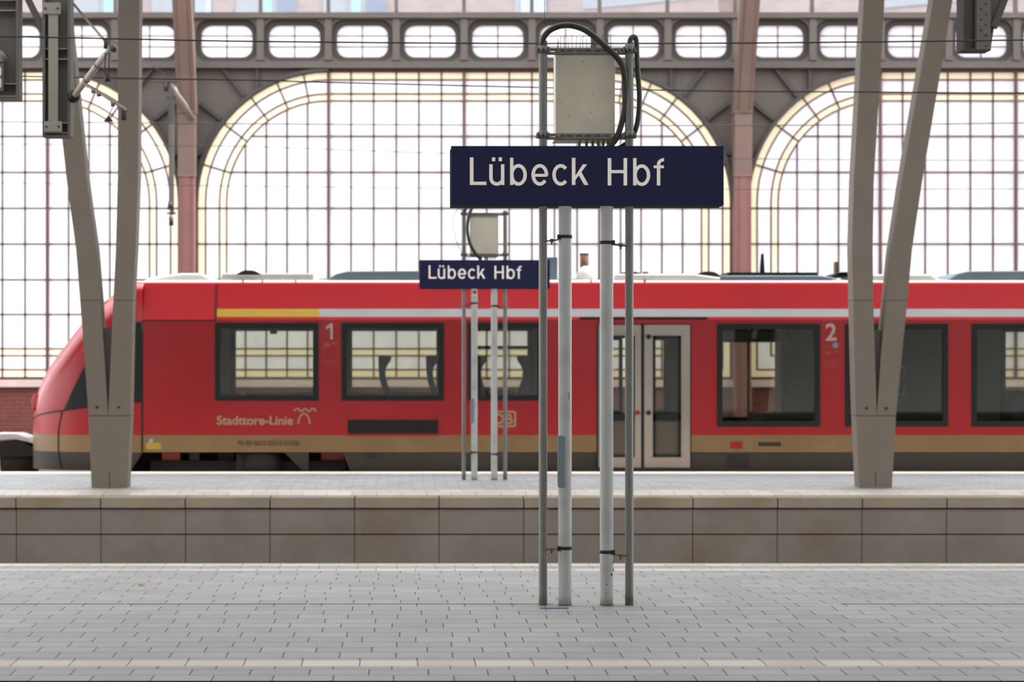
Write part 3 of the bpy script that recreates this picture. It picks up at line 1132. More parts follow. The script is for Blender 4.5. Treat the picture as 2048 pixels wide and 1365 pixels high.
# ------------------------------------------------------------------ V-shaped canopy supports
DV = 26.35
def v_support(label, trunk, left, right, gus, bolts):
    cx = (trunk[0][0] + trunk[1][0]) / 2
    root = thing('canopy_support', label, 'support column', (X(cx, DV), DV + 0.15, Z(975, DV)), 'V-shaped canopy supports')
    V = lambda pts: [(X(a, DV), Z(b, DV)) for a, b in pts]
    mb = MB()
    mb.prism(V([trunk[0], trunk[1], trunk[2], trunk[3]]), DV, DV + 0.30, 'vcol')
    tr = mb.build('trunk', root, bevel=0.006)
    jb = MB()
    jb.box(X(trunk[3][0] - 0.5, DV), X(trunk[2][0] + 0.5, DV), DV - 0.003, DV + 0.303, Z(trunk[2][1] + 0.6, DV), Z(trunk[2][1] - 0.6, DV), 'iron_dark')
    jb.build('joint', tr)
    jb = MB()
    jb.box(X(cx, DV) - 0.004, X(cx, DV) + 0.004, DV - 0.003, DV, Z(974, DV), Z(945, DV), 'joint')
    jb.build('crack', tr)
    for L in (left, right):
        mb = MB()
        n = len(L[0])
        for i in range(n - 1):
            a, b = L[0][i], L[0][i + 1]
            c, d = L[1][i + 1], L[1][i]
            p = V([a, b, c, d])
            k = mb.mi('vcol')
            vs = [mb.bm.verts.new((x, yy, z)) for yy in (DV, DV + 0.30) for x, z in p]
            for f in ((0, 1, 2, 3), (4, 7, 6, 5), (0, 4, 5, 1), (3, 2, 6, 7)):
                ff = mb.bm.faces.new([vs[j] for j in f])
                ff.material_index = k
        bmesh.ops.remove_doubles(mb.bm, verts=mb.bm.verts, dist=0.0005)
        lo = mb.build('leg', root)
        jb = MB()
        ax = L[0][2][0]
        jb.box(X(ax - 0.4, DV), X(L[1][2][0] + 0.4, DV), DV - 0.003, DV + 0.303, Z(L[0][2][1] + 0.5, DV), Z(L[0][2][1] - 0.5, DV), 'iron_dark')
        jb.build('joint', lo)
    mb = MB()
    mb.prism(V(gus), DV + 0.06, DV + 0.26, 'post')
    mb.build('gusset', root)
    for bx, by in bolts:
        mb = MB()
        mb.tube([(X(bx, DV), DV, Z(by, DV)), (X(bx, DV), DV - 0.012, Z(by, DV))], 0.018, 'iron_dark', 8)
        mb.build('bolt', root)
    return root


v_support('V-shaped grey steel canopy support in front of the train cab, left of the two signs',
          [(183, 977), (254.5, 977), (261, 832), (177, 832)],
          ([(177, 832), (168, 700), (160, 601), (152, 500), (132, 350), (94, 0), (50, -400)],
           [(216.5, 832), (209, 720), (201, 601), (193, 500), (172, 350), (136, 0), (92, -400)]),
          ([(216.5, 832), (222, 700), (226.5, 601), (231.5, 500), (235.5, 350), (236, 0), (236, -400)],
           [(261, 832), (263, 720), (265.5, 601), (271, 500), (276.5, 350), (279, 0), (279, -400)]),
          [(216.5, 832), (226, 656), (205, 656)], [(194, 815), (237.5, 815)])
v_support('V-shaped grey steel canopy support in front of the passenger car, right of the two signs',
          [(1719, 977), (1784, 977), (1792, 832), (1712, 832)],
          ([(1712, 832), (1708.5, 700), (1706.5, 601), (1704, 500), (1707.5, 365), (1727.5, 0), (1750, -400)],
           [(1753.7, 832), (1750, 720), (1746.6, 601), (1745.5, 500), (1747.5, 365), (1769, 0), (1791, -400)]),
          ([(1753.7, 832), (1763, 700), (1773, 601), (1783, 500), (1803.7, 365), (1866.6, 0), (1932, -400)],
           [(1792, 832), (1803, 720), (1815, 601), (1824, 500), (1844, 365), (1905, 0), (1971, -400)]),
          [(1753.7, 832), (1765, 660), (1744, 660)], [(1733, 817), (1772.5, 817)])

# ------------------------------------------------------------------ the train
DT = 31.2
HWT = 1.375
YC = DT + HWT
TX = lambda px: X(px, DT)
TZ = lambda py: Z(py, DT)
train = thing('diesel_railcar', 'red regional railcar with pale stripe standing behind the far platform', 'train', (TX(1100), YC, -0.81))
X_END = TX(2420)


def hw_of(z):
    """half width of the body at height z"""
    z1, z2 = TZ(640), TZ(567)
    if z <= z1:
        return HWT
    if z <= z2:
        return HWT - 0.16 * (z - z1) / (z2 - z1)
    return HWT - 0.16


near = [(430, 637, 646, 802), (683, 888, 646, 802), (936, 1086, 646, 802), (1195, 1380, 648, 938), (1434, 1640, 648, 854),
        (1690, 1896, 648, 854), (1943, 2150, 648, 854), (2200, 2400, 648, 854)]
far = [(430, 637, 646, 802), (683, 888, 646, 802), (936, 1086, 646, 802), (1195, 1380, 648, 938), (1434, 1640, 648, 854),
       (2102, 2300, 648, 854)]


def side_wall(holes, sign, mats, name, off=0.0, ztop=567, zbot=905):
    xs = sorted({285, 432, 638, 2420} | {h[0] for h in holes} | {h[1] for h in holes})
    zs = sorted({ztop, 590, 618, 634, 640, 871, zbot, 938} | {h[2] for h in holes} | {h[3] for h in holes})
    mb = MB()
    for xa, xb in zip(xs, xs[1:]):
        for za, zb in zip(zs, zs[1:]):
            cx, cz = (xa + xb) / 2, (za + zb) / 2
            if any(h[0] < cx < h[1] and h[2] < cz < h[3] for h in holes):
                continue
            if cz > zbot:
                continue
            if mats is None:
                m = 'interior'
            elif cz > 871:
                m = 'sill'
            elif 618 < cz < 634 and cx > 432:
                m = 'yellow' if cx < 638 else 'stripe'
            else:
                m = 'red'
            pts = []
            for px, py in ((xa, za), (xb, za), (xb, zb), (xa, zb)):
                z = TZ(py)
                pts.append((TX(px), YC + sign * (hw_of(z) - off), z))
            mb.face(pts, m)
    return mb


body = side_wall(near, -1, True, 'b')
b2 = side_wall(far, 1, True, 'b')
# merge far side and roof into the same shell mesh
me_tmp = bpy.data.meshes.new('tmp')
b2.bm.to_mesh(me_tmp)
remap = {b2.mats.index(m): body.mi(m) for m in b2.mats}
start = len(body.bm.faces)
body.bm.from_mesh(me_tmp)
body.bm.faces.ensure_lookup_table()
for f in body.bm.faces[start:]:
    f.material_index = remap[f.material_index]
roofp = [(-1.215, TZ(567)), (-1.195, 2.72), (-1.1, 2.745), (-0.8, 2.765), (0, 2.785), (0.8, 2.765), (1.1, 2.745), (1.195, 2.72), (1.215, TZ(567))]
for i, (a, b_) in enumerate(zip(roofp, roofp[1:])):
    m = 'red' if i in (0, 7) else 'roof_pale'
    body.face([(TX(285), YC + a[0], a[1]), (X_END, YC + a[0], a[1]), (X_END, YC + b_[0], b_[1]), (TX(285), YC + b_[0], b_[1])], m, True)
body.face([(X_END, YC - 1.375, TZ(905)), (X_END, YC + 1.375, TZ(905)), (X_END, YC + 1.375, TZ(640)), (X_END, YC - 1.375, TZ(640))], 'red')
shell = body.build('body', train)
lin = side_wall(near, -1, None, 'l', 0.07)
lin2 = side_wall(far, 1, None, 'l', 0.07)
lin2.bm.to_mesh(me_tmp)
lin.bm.from_mesh(me_tmp)
lin.face([(TX(300), YC - 1.3, TZ(872)), (X_END, YC - 1.3, TZ(872)), (X_END, YC + 1.3, TZ(872)), (TX(300), YC + 1.3, TZ(872))], 'interior_dark')
lin.face([(TX(300), YC - 1.3, TZ(641)), (X_END, YC - 1.3, TZ(641)), (X_END, YC + 1.3, TZ(641)), (TX(300), YC + 1.3, TZ(641))], 'interior')
lin.box(TX(1190), TX(1385), YC - 1.3, YC + 1.3, TZ(940), TZ(938), 'interior_dark')
lin.build('interior_lining', train)

# cab: rings lofted from the straight body to the nose
ring_px = [285, 262, 240, 222, 205, 183, 161, 140, 120, 100, 80, 66, 55, 48, 43, 40]
top_py = {285: 567, 262: 568, 240: 574, 222: 582.5, 205: 594.5, 183: 612, 161: 632, 140: 657, 120: 684, 100: 709, 80: 738, 66: 762, 55: 787,
          48: 808, 43: 830, 40: 846}
half = {285: 1.375, 262: 1.375, 240: 1.373, 222: 1.37, 205: 1.36, 183: 1.345, 161: 1.32, 140: 1.285, 120: 1.23, 100: 1.15, 80: 1.02, 66: 0.9,
        55: 0.75, 48: 0.6, 43: 0.42, 40: 0.25}
def cab_ring(px):
    """(dy, z) points of the near half from the skirt to the middle of the top"""
    h = half[px]
    zt = TZ(top_py[px])
    zt = zt + (0.07 if px >= 262 else 0.04)
    z0, z1, z2 = TZ(942), TZ(905), TZ(871)
    zsh = max(z2 + 0.02, zt - 0.16 - (0.55 if px < 262 else 0.02) * (zt - z2) * 0.45)
    zm = (z2 + zsh) / 2
    low = h * (0.985 if px > 60 else 1)
    pts = [(low, z0), (h, z1), (h, z2), (h, zm), (h * 0.995, zsh)]
    for a in (20, 40, 58, 75, 90):
        r = math.radians(a)
        pts.append((h * (0.995 * (math.cos(r) ** 0.6) if a < 90 else 0), zsh + (zt - zsh) * math.sin(r)))
    return pts
rings = {px: cab_ring(px) for px in ring_px}
cabm = MB()
npt = len(rings[285])
seq = list(zip(ring_px, ring_px[1:]))
for sgn in (-1, 1):
    for pa, pb in seq:
        A, B = rings[pa], rings[pb]
        for i in range(npt - 1):
            m = 'skirt' if i == 0 else ('sill' if i == 1 else 'red')
            if i >= npt - 3 and 60 < pb < 190:
                m = 'frame_black'
            if pa >= 262 and i >= npt - 3:
                m = 'roof_pale'
            v = [(TX(pa), YC + sgn * A[i][0], A[i][1]), (TX(pb), YC + sgn * B[i][0], B[i][1]),
                 (TX(pb), YC + sgn * B[i + 1][0], B[i + 1][1]), (TX(pa), YC + sgn * A[i + 1][0], A[i + 1][1])]
            if i == 0 and pa == 285:
                v[0] = (TX(262), v[0][1], v[0][2])
            cabm.face(v, m, True)
    L = rings[40]
nose = [(TX(40), YC - a, z) for a, z in rings[40]] + [(TX(40), YC + a, z) for a, z in reversed(rings[40][:-1])]
cabm.face(nose, 'red')
bmesh.ops.remove_doubles(cabm.bm, verts=cabm.bm.verts, dist=0.0008)
cab_o = cabm.build('cab', train)


def cab_half(px, z):
    px = max(40, min(285, px))
    ks = sorted(ring_px)
    for a, b_ in zip(ks, ks[1:]):
        if a <= px <= b_:
            f = (px - a) / (b_ - a)
            break
    def at(k):
        R = rings[k]
        for i in range(npt - 1):
            if R[i][1] <= z <= R[i + 1][1]:
                g_ = (z - R[i][1]) / max(1e-6, R[i + 1][1] - R[i][1])
                return R[i][0] + (R[i + 1][0] - R[i][0]) * g_
        return R[0][0] if z < R[0][1] else 0
    return at(a) * (1 - f) + at(b_) * f


def cab_pt(px, py, out=0.012):
    # the surface is a bit further than DT where the nose narrows; iterate so that it reads at px, py
    y = DT
    x, z = TX(px), TZ(py)
    return Vector((x, YC - cab_half(px, z) - out, z))


# side window of the cab
sw = MB()
cols = [(125, 821, 822), (140, 788, 820), (160, 748, 817), (175, 722, 814), (190, 695, 812), (208, 666, 810), (222, 655, 808), (245, 649, 807), (270, 645, 806), (284, 644, 805)]
for (xa, ta, ba), (xb, tb_, bb) in zip(cols, cols[1:]):
    n = 8
    for i in range(n):
        f0, f1 = i / n, (i + 1) / n
        sw.face([cab_pt(xa, ta + (ba - ta) * f0), cab_pt(xb, tb_ + (bb - tb_) * f0), cab_pt(xb, tb_ + (bb - tb_) * f1), cab_pt(xa, ta + (ba - ta) * f1)], 'frame_black')
bmesh.ops.remove_doubles(sw.bm, verts=sw.bm.verts, dist=0.0005)
sw.build('cab_side_window', train)
sm = MB()
for line in ([(43, 847), (52, 838), (70, 831), (100, 825), (125, 822), (175, 815)], [(122, 822), (116, 845), (113, 865), (113, 905), (116, 925), (120, 940)],
             [(284, 645), (284, 805), (284, 903)]):
    pts = smooth_path([cab_pt(a, b_, 0.004) for a, b_ in line], 4)
    sm.tube(pts, 0.011, 'frame_black', 6)
sm.bar((TX(432), DT - 0.001, TZ(640)), (TX(432), DT + 0.158, TZ(568)), 0.02, 0.012, 'frame_black')
sm.box(TX(285), TX(432), DT - 0.006, DT + 0.05, TZ(642.5), TZ(640), 'frame_black')
sm.box(TX(284), TX(286), DT - 0.004, DT + 0.05, TZ(905), TZ(642), 'frame_black')
sm.build('panel_seams', train)
hl = MB()
hl.prism([(TX(49), TZ(824)), (TX(46), TZ(806)), (TX(50), TZ(792)), (TX(57), TZ(789)), (TX(62), TZ(806))], YC - 0.72, YC - 0.5, 'red_light')
hl.build('headlight', train, bevel=0.01)

# windows
def train_window(h, far_side=False, split=None, label=None):
    x0, x1, p0_, p1_ = h
    yo = DT - 0.012
    fw = 11
    mb = MB()
    y0, y1 = (yo, DT + 0.09) if not far_side else (DT + 2 * HWT - 0.09, DT + 2 * HWT + 0.012)
    mb.box(TX(x0), TX(x1), y0, y1, TZ(p0_ + fw), TZ(p0_), 'frame_black')
    mb.box(TX(x0), TX(x1), y0, y1, TZ(p1_), TZ(p1_ - fw), 'frame_black')
    mb.box(TX(x0), TX(x0 + fw), y0, y1, TZ(p1_ - fw), TZ(p0_ + fw), 'frame_black')
    mb.box(TX(x1 - fw), TX(x1), y0, y1, TZ(p1_ - fw), TZ(p0_ + fw), 'frame_black')
    if split:
        mb.box(TX(x0 + fw), TX(x1 - fw), y0, y1, TZ(split + 3), TZ(split - 3), 'frame_black')
    o = mb.build('window_frame', train)
    gy = (y0 + 0.02) if not far_side else y1 - 0.02
    gm = MB()
    gm.box(TX(x0 + fw), TX(x1 - fw), gy, gy + 0.006, TZ(p1_ - fw), TZ(p0_ + fw), 'train_glass2' if far_side else 'train_glass')
    gm.build('glass', o)
for i, h in enumerate(near):
    if i != 3:
        train_window(h, split=None)
for i, h in enumerate(far):
    if i != 3:
        train_window(h, True, split=692 if i == 2 else None)

# double door with two leaves
for (xa, xb), fs in (((1197, 1282), 0), ((1288.5, 1380), 0), ((1197, 1282), 1), ((1288.5, 1380), 1)):
    y0, y1 = (DT - 0.005, DT + 0.05) if not fs else (DT + 2 * HWT - 0.05, DT + 2 * HWT + 0.005)
    dm = MB()
    wl_, wr = (xa + 17, xa + 72) if xa < 1250 else (1306, 1362)
    if fs:
        wl_, wr = (xa + 27, xa + 82) if xa < 1250 else (1320, 1376)
    T, B = 650, 936
    g0, g1 = 672, 915
    dm.box(TX(xa), TX(xb), y0, y1, TZ(g0), TZ(T), 'door_grey')
    dm.box(TX(xa), TX(xb), y0, y1, TZ(B), TZ(g1), 'door_grey')
    dm.box(TX(xa), TX(wl_), y0, y1, TZ(g1), TZ(g0), 'door_grey')
    dm.box(TX(wr), TX(xb), y0, y1, TZ(g1), TZ(g0), 'door_grey')
    dd = dm.build('door_leaf', train, bevel=0.004)
    fm = MB()
    for a, b_, c, d in ((wl_, wr, g0, g0 + 5), (wl_, wr, g1 - 5, g1), (wl_, wl_ + 5, g0, g1), (wr - 5, wr, g0, g1), (wl_, wr, 828, 842)):
        fm.box(TX(a), TX(b_), y0 - 0.006, y1 + 0.004, TZ(d), TZ(c), 'frame_black')
    fm.build('door_window_frame', dd)
    gm = MB()
    gm.box(TX(wl_ + 3), TX(wr - 3), (y0 + y1) / 2, (y0 + y1) / 2 + 0.005, TZ(828), TZ(g0 + 3), 'train_glass' if not fs else 'train_glass2')
    gm.box(TX(wl_ + 3), TX(wr - 3), (y0 + y1) / 2, (y0 + y1) / 2 + 0.005, TZ(g1 - 3), TZ(842), 'door_lower')
    gm.build('glass', dd)
    if not fs:
        for bx, by, m in (((1275, 826, 'red')), (1297, 826, 'under')) if xa > 1250 else ((1275, 826, 'red'),):
            if xa > 1250 and bx < 1288:
                continue
            bo = MB()
            bo.cyl((TX(bx), y0, TZ(by)), (TX(bx), y0 - 0.02, TZ(by)), 0.035, m, 12)
            bo.build('door_button', dd)
ds = MB()
ds.box(TX(1282), TX(1288.5), DT + 0.0, DT + 0.06, TZ(936), TZ(650), 'frame_black')
ds.box(TX(1193), TX(1197), DT - 0.003, DT + 0.06, TZ(938), TZ(648), 'frame_black')
ds.box(TX(1380), TX(1382.5), DT - 0.003, DT + 0.06, TZ(938), TZ(648), 'frame_black')
ds.box(TX(1160), TX(1415), DT - 0.03, DT + 0.01, TZ(637.5), TZ(634.5), 'frame_black')
ds.build('door_seals', train)
# marks on the door side
lm = MB()
lm.cyl((TX(1297), DT - 0.005, TZ(674)), (TX(1297), DT - 0.03, TZ(674)), 0.035, 'frame_black', 12)
lm.build('door_lamp', train)

# lettering
yl = DT - 0.004
mb = MB()
mb.prism([(TX(660.5), TZ(679)), (TX(660.5), TZ(655)), (TX(651.5), TZ(659)), (TX(651.5), TZ(654.5)), (TX(661), TZ(647)), (TX(665.5), TZ(647)), (TX(665.5), TZ(679))], yl - 0.002, yl + 0.002, 'train_white')
mb.build('class_number', train)
text_part('class_number', '2', train, TX(1651), TX(1673), TZ(682), TZ(647), yl, 'train_white', 0.02)
text_part('line_name', 'Stadttore-Linie', train, TX(433.5), TX(586), TZ(850.5), TZ(832), yl, 'train_beige', 0.025)
text_part('vehicle_number', '95 80 0623 023-0 D-DB', train, TX(476), TX(598), TZ(892), TZ(882), yl, 'train_dim', 0.01)
for x0, x1, p0_, p1_ in ((645, 676, 640.5, 732), (1647, 1682, 641, 734)):
    ol = MB()
    for a, b_, c, d in ((x0, x1, p0_, p0_ + 1), (x0, x1, p1_ - 1, p1_), (x0, x0 + 1, p0_, p1_), (x1 - 1, x1, p0_, p1_)):
        ol.box(TX(a), TX(b_), yl - 0.001, yl + 0.004, TZ(d), TZ(c), 'outline')
    ol.build('label_outline', train)
pg = MB()
for a, b_, c, d in ((648, 660, 685, 695), (664, 674, 684, 690), (648, 672, 721, 723), (648, 672, 726, 728), (1650, 1662, 694, 696), (1652, 1661, 704, 710),
                    (1669, 1676, 702, 706), (1650, 1676, 722, 724), (1650, 1674, 728, 730)):
    pg.box(TX(a), TX(b_), yl - 0.001, yl + 0.004, TZ(d), TZ(c), 'outline')
pg.build('pictograms', train)
pg = MB()
pg.cyl((TX(1670.5), yl, TZ(691)), (TX(1670.5), yl - 0.004, TZ(691)), 0.042, 'plate_blue', 16)
pg.build('round_pictogram', train)
# arched gate emblem beside the line name
em = MB()
arc = [(TX(608) + math.cos(math.radians(a)) * 0.085, yl, TZ(849) + math.sin(math.radians(a)) * 0.155) for a in range(0, 181, 15)]
for a, b_ in zip(arc, arc[1:]):
    em.bar(a, b_, 0.024, 0.006, 'train_beige')
pts = [(588, 823), (592, 818), (597, 818), (601, 823), (605, 823), (608, 818), (613, 818), (616, 823), (620, 823), (623, 818), (630, 818), (631, 824)]
for a, b_ in zip(pts, pts[1:]):
    em.bar((TX(a[0]), yl, TZ(a[1])), (TX(b_[0]), yl, TZ(b_[1])), 0.026, 0.006, 'train_beige')
em.build('gate_emblem', train)
# railway operator mark: framed letters
dbm = MB()
for hw_, hh_, th, m in ((29, 20, 1.4, 'outline'), (25, 16.5, 4, 'train_beige')):
    o1 = rrect(TX(1007), TZ(838.5), hw_ * DT / F, hh_ * DT / F, 5 * DT / F)
    o2 = rrect(TX(1007), TZ(838.5), (hw_ - th) * DT / F, (hh_ - th) * DT / F, 3 * DT / F)
    for i in range(len(o1)):
        j = (i + 1) % len(o1)
        dbm.prism([o1[i], o1[j], o2[j], o2[i]], yl - 0.002, yl + 0.003, m)
dbm.build('operator_mark_frame', train)
text_part('operator_mark', 'DB', train, TX(988), TX(1026), TZ(849), TZ(828), yl, 'train_beige', 0.03)

# grilles, flaps and boxes low on the side
gr = MB()
gr.box(TX(690), TX(880), DT - 0.006, DT + 0.02, TZ(873), TZ(836), 'red')
gr.box(TX(695.5), TX(876.5), DT - 0.012, DT + 0.02, TZ(868.5), TZ(840), 'grille')
k = 844
while k < 868:
    gr.box(TX(695.5), TX(876.5), DT - 0.02, DT - 0.01, TZ(k + 1), TZ(k), 'frame_black')
    k += 4
gr.build('air_grille', train)
bx = MB()
bx.box(TX(1461), TX(1484), DT - 0.01, DT + 0.02, TZ(898), TZ(884), 'red')
bx.build('filler_flap', train)
bx = MB()
bx.box(TX(1510), TX(1568), DT - 0.008, DT + 0.02, TZ(899), TZ(877), 'sill')
bx.box(TX(1516), TX(1562), DT - 0.012, DT + 0.02, TZ(893), TZ(885), 'under')
bx.build('vent_flap', train)
st_ = MB()
st_.box(TX(292), TX(322), DT - 0.004, DT + 0.01, TZ(899), TZ(886), 'yellow')
st_.box(TX(298), TX(306), DT - 0.006, DT + 0.01, TZ(886), TZ(878), 'stripe')
st_.build('warning_label', train)

# skirts and running gear
sk_ = MB()
sk_.prism([(TX(686), TZ(905)), (TX(1193), TZ(905)), (TX(1193), -0.5), (TX(722), -0.5)], DT + 0.02, DT + 0.06, 'skirt')
sk_.prism([(TX(568), TZ(905)), (TX(617), TZ(905)), (TX(617), -0.5), (TX(603), TZ(940))], DT + 0.02, DT + 0.06, 'skirt')
sk_.prism([(TX(1383), TZ(905)), (X_END, TZ(905)), (X_END, -0.5), (TX(1383), -0.5)], DT + 0.02, DT + 0.06, 'skirt')
sk_.prism([(TX(1193), TZ(936)), (TX(1383), TZ(936)), (TX(1383), -0.5), (TX(1193), -0.5)], DT + 0.02, DT + 0.06, 'skirt')
sk_.build('side_skirt', train)
bx = MB()
bx.box(TX(1457), TX(1496), DT + 0.0, DT + 0.03, TZ(934), TZ(911), 'under')
bx.build('equipment_box', train)
bx = MB()
bx.box(TX(736), TX(750), DT + 0.0, DT + 0.03, TZ(918), TZ(905), 'under')
bx.build('socket', train)
bg_ = MB()
for yy in (DT + 0.35, DT + 2.3):
    bg_.box(TX(295), TX(690), yy, yy + 0.1, -0.25, 0.08, 'under')
    bg_.box(TX(470), TX(486), yy - 0.12, yy, -0.25, 0.18, 'skirt')
    bg_.tube([(TX(520), yy - 0.02, -0.2), (TX(520), yy - 0.02, 0.2)], 0.3, 'under', 16)
bg_.box(TX(235), TX(2400), YC - 0.55, YC + 0.55, -0.35, TZ(904), 'under')  # dark filler added to hide sunlit ground visible beneath the train
bgo = bg_.build('bogie', train)
for wxp in (400, 645):
    for yy in (YC - 0.75, YC + 0.75):
        wm = MB()
        wm.cyl((TX(wxp), yy - 0.065, -0.43), (TX(wxp), yy + 0.065, -0.43), 0.385, 'wheel', 28)
        wm.build('wheel', bgo)
ub = MB()
for a, b_, m in ((316, 352, 'red_light'), (372, 392, 'wheel'), (430, 462, 'under'), (640, 686, 'red_light')):  # pinkish blocks stand in for pink bits visible behind the bogie
    ub.box(TX(a), TX(b_), DT + 0.5, DT + 0.7, 0.02 if m != 'red_light' else 0.08, 0.2, m)
ub.build('underfloor_blocks', train)
fl = MB()
fl.box(TX(290), X_END, YC - 1.3, YC + 1.3, TZ(906), TZ(901), 'under')
fl.build('underframe', train)
cpl = MB()
cpl.tube([(TX(46), YC, 0.05), (TX(20), YC, 0.08), (TX(-30), YC, 0.08)], [0.2, 0.24, 0.26], 'under', 14)
cpl.prism([(TX(-40), 0.33), (TX(12), 0.36), (TX(44), 0.24), (TX(44), 0.12), (TX(-40), 0.1)], YC - 0.33, YC + 0.33, 'under')
cpl.build('coupler', train)
cc = MB()
cc.prism([(TX(-40), 0.36), (TX(-40), 0.46), (TX(6), 0.46), (TX(30), 0.40), (TX(44), 0.30), (TX(30), 0.335), (TX(6), 0.375)], YC - 0.36, YC + 0.36, 'roof_pale')  # pale top piece: sunlight on the coupler put into its colour
cc.build('coupler_sunlit_top', train, bevel=0.01)

# roof equipment (stands about the middle of the roof)
RD = DT + 0.38
rx = lambda px: X(px, RD)
rz = lambda py: Z(py, RD)
def roof_box(name, pts, dy0, dy1, m, bev=0.02):
    mb = MB()
    mb.prism([(rx(a), rz(b_)) for a, b_ in pts], RD + dy0, RD + dy1, m)
    return mb.build(name, train, bevel=bev)
roof_box('cab_roof_hump', [(275, 569), (300, 556), (340, 550), (362, 547), (402, 547), (415, 553), (432, 560), (432, 569)], 0.0, 1.5, 'roof_pale', 0.03)
u1_ = roof_box('ventilation_unit', [(440, 562), (444, 547), (628, 547), (628, 562)], 0.05, 1.5, 'roof_ribbed')
def fan(px, w_, top, bot):
    mb = MB()
    mb.prism([(rx(px - w_), rz(bot)), (rx(px - w_ * .55), rz(top + 2)), (rx(px - w_ * .25), rz(top)), (rx(px + w_ * .25), rz(top)), (rx(px + w_ * .55), rz(top + 2)), (rx(px + w_), rz(bot))],
             RD + 0.02, RD + 0.7, 'frame_black')
    mb.build('roof_fan', train, bevel=0.01)
fan(497, 26, 540.5, 549)
fan(1262, 30, 543, 552)
fan(1417, 27, 543, 553)
fan(1683, 20, 545, 552)
fan(1690, 24, 544, 553)
for x0 in (650, 1892):
    roof_box('long_roof_unit', [(x0, 564), (x0 + 6, 558), (x0 + 22, 548), (x0 + 44, 542.5), (x0 + 200, 541.5), (x0 + 400, 542), (x0 + 400, 564)], -0.02, 1.3, 'roof_unit')
roof_box('exhaust_box', [(1094, 560), (1094, 513), (1117, 513), (1117, 560)], 0.2, 0.9, 'roof_unit', 0.005)
mb = MB()
mb.cyl((rx(1175.5), RD + 0.6, rz(540)), (rx(1175.5), RD + 0.6, rz(504)), 0.068, 'rust', 16)
mb.cyl((rx(1175.5), RD + 0.6, rz(506)), (rx(1175.5), RD + 0.6, rz(503)), 0.072, 'frame_black', 16)
mb.build('exhaust_pipe', train)
mb = MB()
mb.tube([(rx(1178), RD + 0.45, rz(562)), (rx(1178), RD + 0.45, rz(545)), (rx(1178), RD + 0.45, rz(535)), (rx(1178), RD + 0.45, rz(530))], [0.16, 0.15, 0.11, 0.04], 'roof_pale', 16)
mb.build('exhaust_dome', train)
roof_box('grey_roof_panel', [(1225, 562), (1228, 549), (1385, 549), (1440, 556), (1440, 562)], -0.1, 1.0, 'roof_pale')
mb = MB()
mb.tube([(rx(1293), RD + 0.1, rz(559)), (rx(1293), RD + 0.1, rz(551)), (rx(1293), RD + 0.1, rz(549))], [0.07, 0.1, 0.06], 'roof_unit', 12)
mb.cyl((rx(1293), RD + 0.1, rz(549)), (rx(1293), RD + 0.1, rz(543)), 0.045, 'rust', 10)
mb.build('roof_dome', train)
roof_box('radiator_housing', [(1435, 562), (1440, 552), (1640, 552), (1665, 556), (1665, 562)], -0.1, 1.0, 'roof_unit')
lv = MB()
for k in range(6):
    a = 1456 + k * 30
    lv.box(rx(a), rx(a + 28), RD + 0.0, RD + 0.8, rz(552), rz(545), 'frame_black')
lv.build('radiator_louvres', train)
mb = MB()
mb.prism([(rx(1531), rz(545)), (rx(1534), rz(505)), (rx(1538.5), rz(503)), (rx(1541), rz(545))], RD + 0.5, RD + 0.56, 'frame_black')
mb.build('antenna', train)
mb = MB()
mb.box(rx(1679), rx(1687), RD + 0.3, RD + 0.45, rz(548), rz(522), 'rust')
mb.build('roof_stub', train)
roof_box('grey_roof_panel', [(1700, 562), (1700, 550), (1860, 550), (1878, 562)], -0.1, 1.0, 'roof_pale')
for a in (484, 523, 590, 1185, 1293):
    jn = MB()
    jn.box(TX(a - 1.2), TX(a + 1.2), YC - 1.2, YC - 1.09, TZ(567), 2.755, 'red')
    jn.build('roof_seam', train)

# interior fittings seen through the windows
SD = DT + 0.75
ix = lambda px: X(px, SD)
iz = lambda py: Z(py, SD)
def seat(px, face):
    mb = MB()
    prof = [(0, 713), (12, 712), (26, 714), (24, 722), (17, 732), (13.5, 742), (14, 755), (19, 772), (30, 792), (40, 830), (22, 830), (18, 800), (9, 780), (3, 762), (0.5, 740)]
    pts = [(ix(px + face * a), iz(b_)) for a, b_ in prof]
    mb.prism(pts, SD - 0.25, SD + 0.22, 'seat')
    a0, a1 = sorted((px + face * 25, px + face * 72))
    mb.box(ix(a0), ix(a1), SD - 0.25, SD + 0.22, iz(842), iz(826), 'seat')
    mb.build('seat', train, bevel=0.012)
seat(757, 1)
seat(852, 1)
seat(948, 1)
seat(1060, -1)
for a, b_ in ((693, 722), (785, 824), (975, 1030)):
    mb = MB()
    mb.tube(smooth_path([(ix(a), SD - 0.3, iz(800)), (ix(a + 2), SD - 0.3, iz(787)), (ix((a + b_) / 2), SD - 0.3, iz(784)), (ix(b_ - 2), SD - 0.3, iz(786)), (ix(b_), SD - 0.3, iz(800))], 5),
            0.018, 'seat', 8)
    mb.build('armrest', train)
mb = MB()
mb.box(ix(2018), ix(2060), SD - 0.2, SD + 0.3, iz(860), iz(782), 'seat')
mb.build('seat', train, bevel=0.03)
